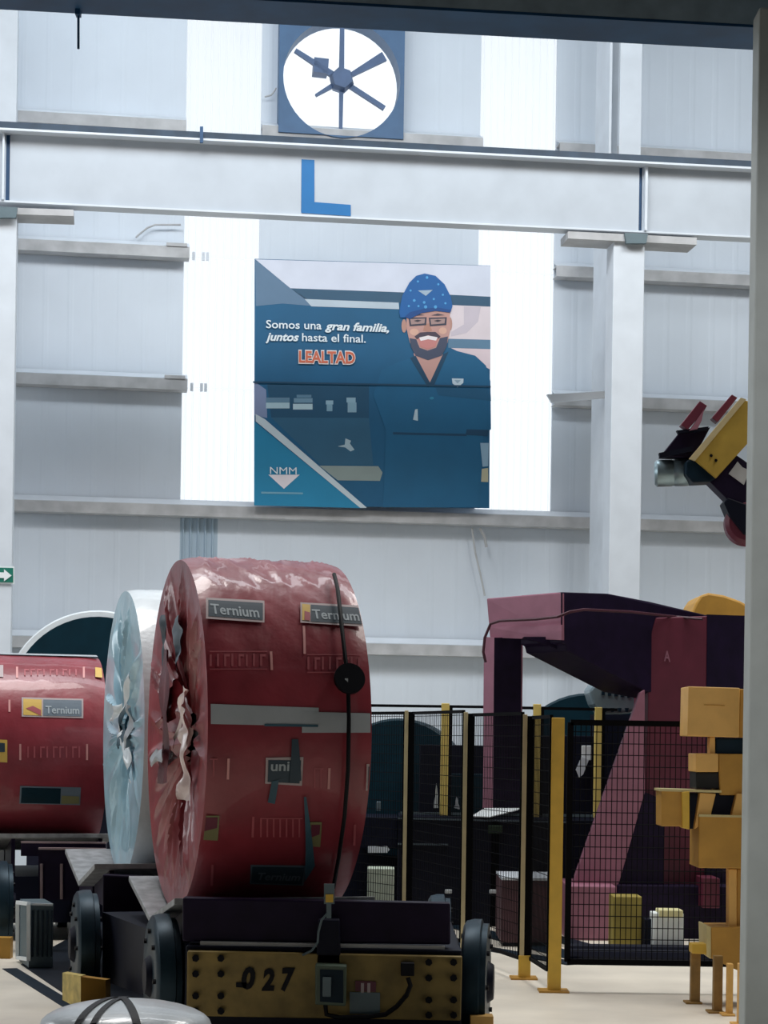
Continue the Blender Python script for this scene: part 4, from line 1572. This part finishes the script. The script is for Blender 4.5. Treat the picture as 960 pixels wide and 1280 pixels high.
q = MB()
a, b = P(766, 1186, 14.6), P(803, 1121, 14.6)
q.box(a.x, 14.6, 0.0, b.x, 14.9, b.z)
yb = q.build('yellow_cabinet', M('olive_yellow_paint', '#8f8038', 0.6, 0, 0.15), bevel=0.008)
tag(yb, 'olive yellow cabinet on the floor in front of the maroon base', 'cabinet')
eb = thing('junction_box', Vector((P(836, 1186, 14.4).x, 14.4, 0)), 'white box on a small stand behind the mesh', 'box')
lbox(816, 1142, 855, 1184, 14.4, 0.2, WHITEP, 'case', parent=eb)
lbox(824, 1138, 854, 1147, 14.38, 0.2, M('cream_lid', '#d8d2a0', 0.5), 'lid', parent=eb)
lbox(833, 1184, 838, 1190, 14.42, 0.1, GREYF, 'foot', floor_=True, parent=eb)
lbox(805.5, 1149, 815, 1180, 14.5, 0.2, MACH2, 'motor', floor_=True, parent=eb)

# dark floor tracks inside the fence
for k, (x0, y0, x1, y1, wd) in enumerate(((560, 1136, 740, 1186, 0.10), (560, 1155, 740, 1202, 0.12), (560, 1178, 720, 1206, 0.08))):
    a, b = FL(x0, y0), FL(x1, y1)
    d = (b - a).normalized()
    n_ = Vector((d.y, -d.x, 0))
    q = MB()
    q.prism([a - n_ * wd, b - n_ * wd, b + n_ * wd, a + n_ * wd], (0, 0, 0.01))
    tag(q.build('floor_track', MACH), ('farthest dark floor track inside the fence', 'middle dark floor track inside the fence', 'dark floor track nearest the yellow post inside the fence')[k], 'track', 'floor tracks inside the fence')

# low dark sill under the mesh: hydraulic pipes on the floor
q = MB()
for y, Y in ((1196, 14.0), (1203, 13.7)):
    a, b = FL(712, y), FL(940, y + 3)
    q.tube([a + Vector((0, 0, 0.05)), b + Vector((0, 0, 0.05))], 0.05, 8)
tag(q.build('floor_pipe', MACH2), 'dark pipe run on the floor behind the mesh panel', 'pipe')

# yellow hood behind the frame
hd = thing('yellow_hood', P(900, 790, 17.2), 'curved ochre hood top above the maroon frame by the grey pillar', 'hood')
q = MB()
q.pp([(864, 766), (870, 753), (876, 744), (886, 741), (905, 744), (925, 751), (945, 762), (945, 775), (864, 775)], 17.2, 0.7)
q.build('shell', OCHRE, hd, bevel=0.02)
q = MB()
q.pp([(870, 775), (945, 775), (945, 1150), (870, 1150)], 17.3, 0.4)
q.build('support', DARKM, hd)

# ================================================================ SNUBBER ARM (upper right)
sa = thing('snubber_arm', P(920, 600, 14.5), 'raised machine arm with yellow side plate and steel roller', 'machine arm')
YS = 14.4
q = MB()
q.pp([(868, 575), (931, 500), (941, 503), (943, 545), (895, 598)], YS, 0.16)
q.build('side_plate', M('olive_yellow_plate', '#b8993f', 0.55, 0, 0.12), sa, bevel=0.006)
q = MB()
q.pp([(862, 573), (926, 497), (933, 499), (869, 576)], YS - 0.01, 0.05)
q.build('plate_edge', CREAMP, sa)
for x, y in ((889, 569.5), (895, 575.5)):
    q = MB()
    q.cyl(P(x, y, YS + 0.01), P(x, y, YS - 0.012), 0.012, 8)
    q.build('bolt', BLACK, sa)
a, b = P(818, 592, YS + 0.24), P(884, 590, YS + 0.20)
ax = (b - a).normalized()
q = MB()
q.lathe([(0, 0.02), (0.0, 0.085), (0.02, 0.102), (0.13, 0.102), (0.135, 0.098), (0.15, 0.098), (0.155, 0.102), (0.25, 0.102), (0.255, 0.098), (0.27, 0.098), (0.275, 0.102), (0.38, 0.10), (0.40, 0.06)], a, ax, 32)
q.build('roller', GALV, sa, smooth=True)
q = MB()
q.pp([(858, 576), (868, 573), (895, 598), (888, 602), (866, 603), (857, 592)], YS + 0.02, 0.2)
q.build('roller_housing', MACH, sa, bevel=0.01)
q = MB()
q.pp([(826, 570), (850, 540), (888, 534), (868, 572)], YS + 0.1, 0.15)
q.build('cross_head', DARKM, sa, bevel=0.006)
q = MB()
q.pp([(824, 566), (864, 558), (866, 564), (825, 572)], YS + 0.06, 0.05)
q.pp([(846, 538), (886, 533), (884, 538), (848, 542)], YS + 0.06, 0.05)
q.build('guide_bar', MACH2, sa)
q = MB()
q.pp([(851, 531), (875, 501), (884, 507), (880, 514), (860, 537)], YS + 0.05, 0.10)
q.build('guide_finger', MAROON, sa, bevel=0.004)
q = MB()
q.pp([(862, 538), (880, 512), (877, 526), (872, 536)], YS + 0.04, 0.08)
q.build('guide_finger_web', ROSE, sa)
q = MB()
q.pp([(890, 522), (915, 493), (922, 497), (897, 528)], YS + 0.05, 0.10)
q.build('guide_finger', MAROON, sa, bevel=0.004)
q = MB()
q.pp([(886, 601), (918, 567), (930, 575), (960, 600), (960, 668), (935, 640), (909, 624)], YS + 0.03, 0.18)
q.build('lower_arm', DARKM, sa, bevel=0.008)
q = MB()
q.pp([(911, 592), (922, 577), (928, 584), (937, 588), (930, 606)], YS + 0.02, 0.01)
q.build('data_plate', STEELD, sa)
q = MB()
q.pp([(905, 628), (910, 622), (960, 640), (960, 672), (930, 668), (912, 645)], YS + 0.0, 0.2)
q.build('collar', MACH2, sa, bevel=0.008)
hb = P(935, 652, YS + 0.02)
q = MB()
q.lathe([(0, 0.02), (0, 0.14), (0.03, 0.17), (0.18, 0.17), (0.18, 0.02)], hb, (0.1, 1, 0), 32)
q.build('pivot_hub', MAROON, sa, smooth=True)
q = MB()
q.pp([(952, 660), (990, 660), (990, 1160), (952, 1160)], 15.0, 0.4)
q.build('mast', DARKM, sa)

# ================================================================ YELLOW GUIDE STAND (right, in front of the mesh)
ys = thing('guide_stand', FL(900, 1258), 'yellow block-built guide stand on four legs by the grey pillar', 'machine stand')
Y0 = 11.75


def yb_(poly, name, mat, off=0.0, d=0.2, bev=0.006):
    q = MB()
    q.pp(poly, Y0 + off, d)
    return q.build(name, mat, ys, bevel=bev)


def R4(x0, y0, x1, y1):
    return [(x0, y0), (x1, y0), (x1, y1), (x0, y1)]


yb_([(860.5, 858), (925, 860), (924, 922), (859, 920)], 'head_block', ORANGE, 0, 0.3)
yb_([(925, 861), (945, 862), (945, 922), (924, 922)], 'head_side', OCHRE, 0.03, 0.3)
yb_([(880, 880.5), (906, 881.5), (906, 882.5), (880, 881.5)], 'head_seam', OCHRE, -0.004, 0.006, 0)
yb_(R4(887, 921, 894, 943), 'neck', ORANGE, 0.04, 0.1)
yb_(R4(895, 923, 945, 943), 'motor_block', MACH, 0.06, 0.25)
yb_(R4(870, 942, 898, 965), 'upper_block', ORANGE, 0, 0.3)
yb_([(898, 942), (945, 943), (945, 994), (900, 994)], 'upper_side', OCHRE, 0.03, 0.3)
yb_(R4(870, 965, 900, 986), 'dark_insert', M('olive_dark_steel', '#2a2b2c', 0.5), 0.05, 0.25)
yb_(R4(827, 988, 854, 1033), 'side_box', OCHRE, 0, 0.25)
yb_([(825, 986), (902, 988), (902, 991), (825, 989)], 'top_strip', M('pale_yellow_edge', '#c9bb86', 0.5), -0.01, 0.25, 0)
yb_([(852, 990), (862, 989), (862, 1037), (853, 1035)], 'slot_plate', YELLOW, -0.02, 0.12)
yb_([(862, 991), (876, 992), (868, 1036), (862, 1036)], 'slot_void', MACH2, 0.06, 0.2, 0)
yb_([(875, 991), (895, 992), (888, 1022), (868, 1037)], 'slanted_plate', ORANGE, 0.0, 0.2)
yb_([(893, 991), (922, 992), (915, 1021), (887, 1021)], 'slot_void', MACH2, 0.06, 0.2, 0)
yb_([(921, 992), (945, 993), (945, 1022), (914, 1022)], 'slanted_plate', ORANGE, 0.0, 0.2)
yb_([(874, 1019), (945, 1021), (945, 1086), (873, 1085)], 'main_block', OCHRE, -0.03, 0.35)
yb_([(874, 1018), (945, 1020), (945, 1022.5), (874, 1021)], 'block_edge', M('pale_yellow_edge', '#c9bb86', 0.5), -0.04, 0.05, 0)
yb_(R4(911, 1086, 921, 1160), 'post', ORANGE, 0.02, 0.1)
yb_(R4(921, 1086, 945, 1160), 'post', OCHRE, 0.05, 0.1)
yb_([(889, 1159), (945, 1159), (945, 1215), (926, 1215), (889, 1198)], 'lower_block', OCHRE, -0.03, 0.3)
yb_([(883, 1157), (889, 1159), (889, 1199), (884, 1196)], 'lower_block_edge', M('pale_yellow_edge', '#c9bb86', 0.5), -0.03, 0.3)
yb_([(865, 1180), (884, 1180), (884, 1193), (865, 1192)], 'side_arm', YELLOW, 0, 0.12)


def leg(x0, x1, ytop, Y, mat):
    a, b = P(x0, ytop, Y), P(x1, ytop, Y)
    q = MB()
    q.box(a.x, Y, 0, b.x, Y + 0.06, a.z)
    q.box(a.x - 0.035, Y - 0.03, 0, b.x + 0.01, Y + 0.09, 0.012)
    return q.build('leg', mat, ys, bevel=0.003)


DIRTY = M('dirty_ochre_paint', '#8a6a34', 0.6, 0, 0.25, scale=10)
leg(864.5, 876, 1190, 11.85, DIRTY)
leg(893, 904, 1195, 11.45, DIRTY)
leg(910, 917, 1205, 11.35, ORANGE)
leg(924, 932, 1205, 10.95, ORANGE)
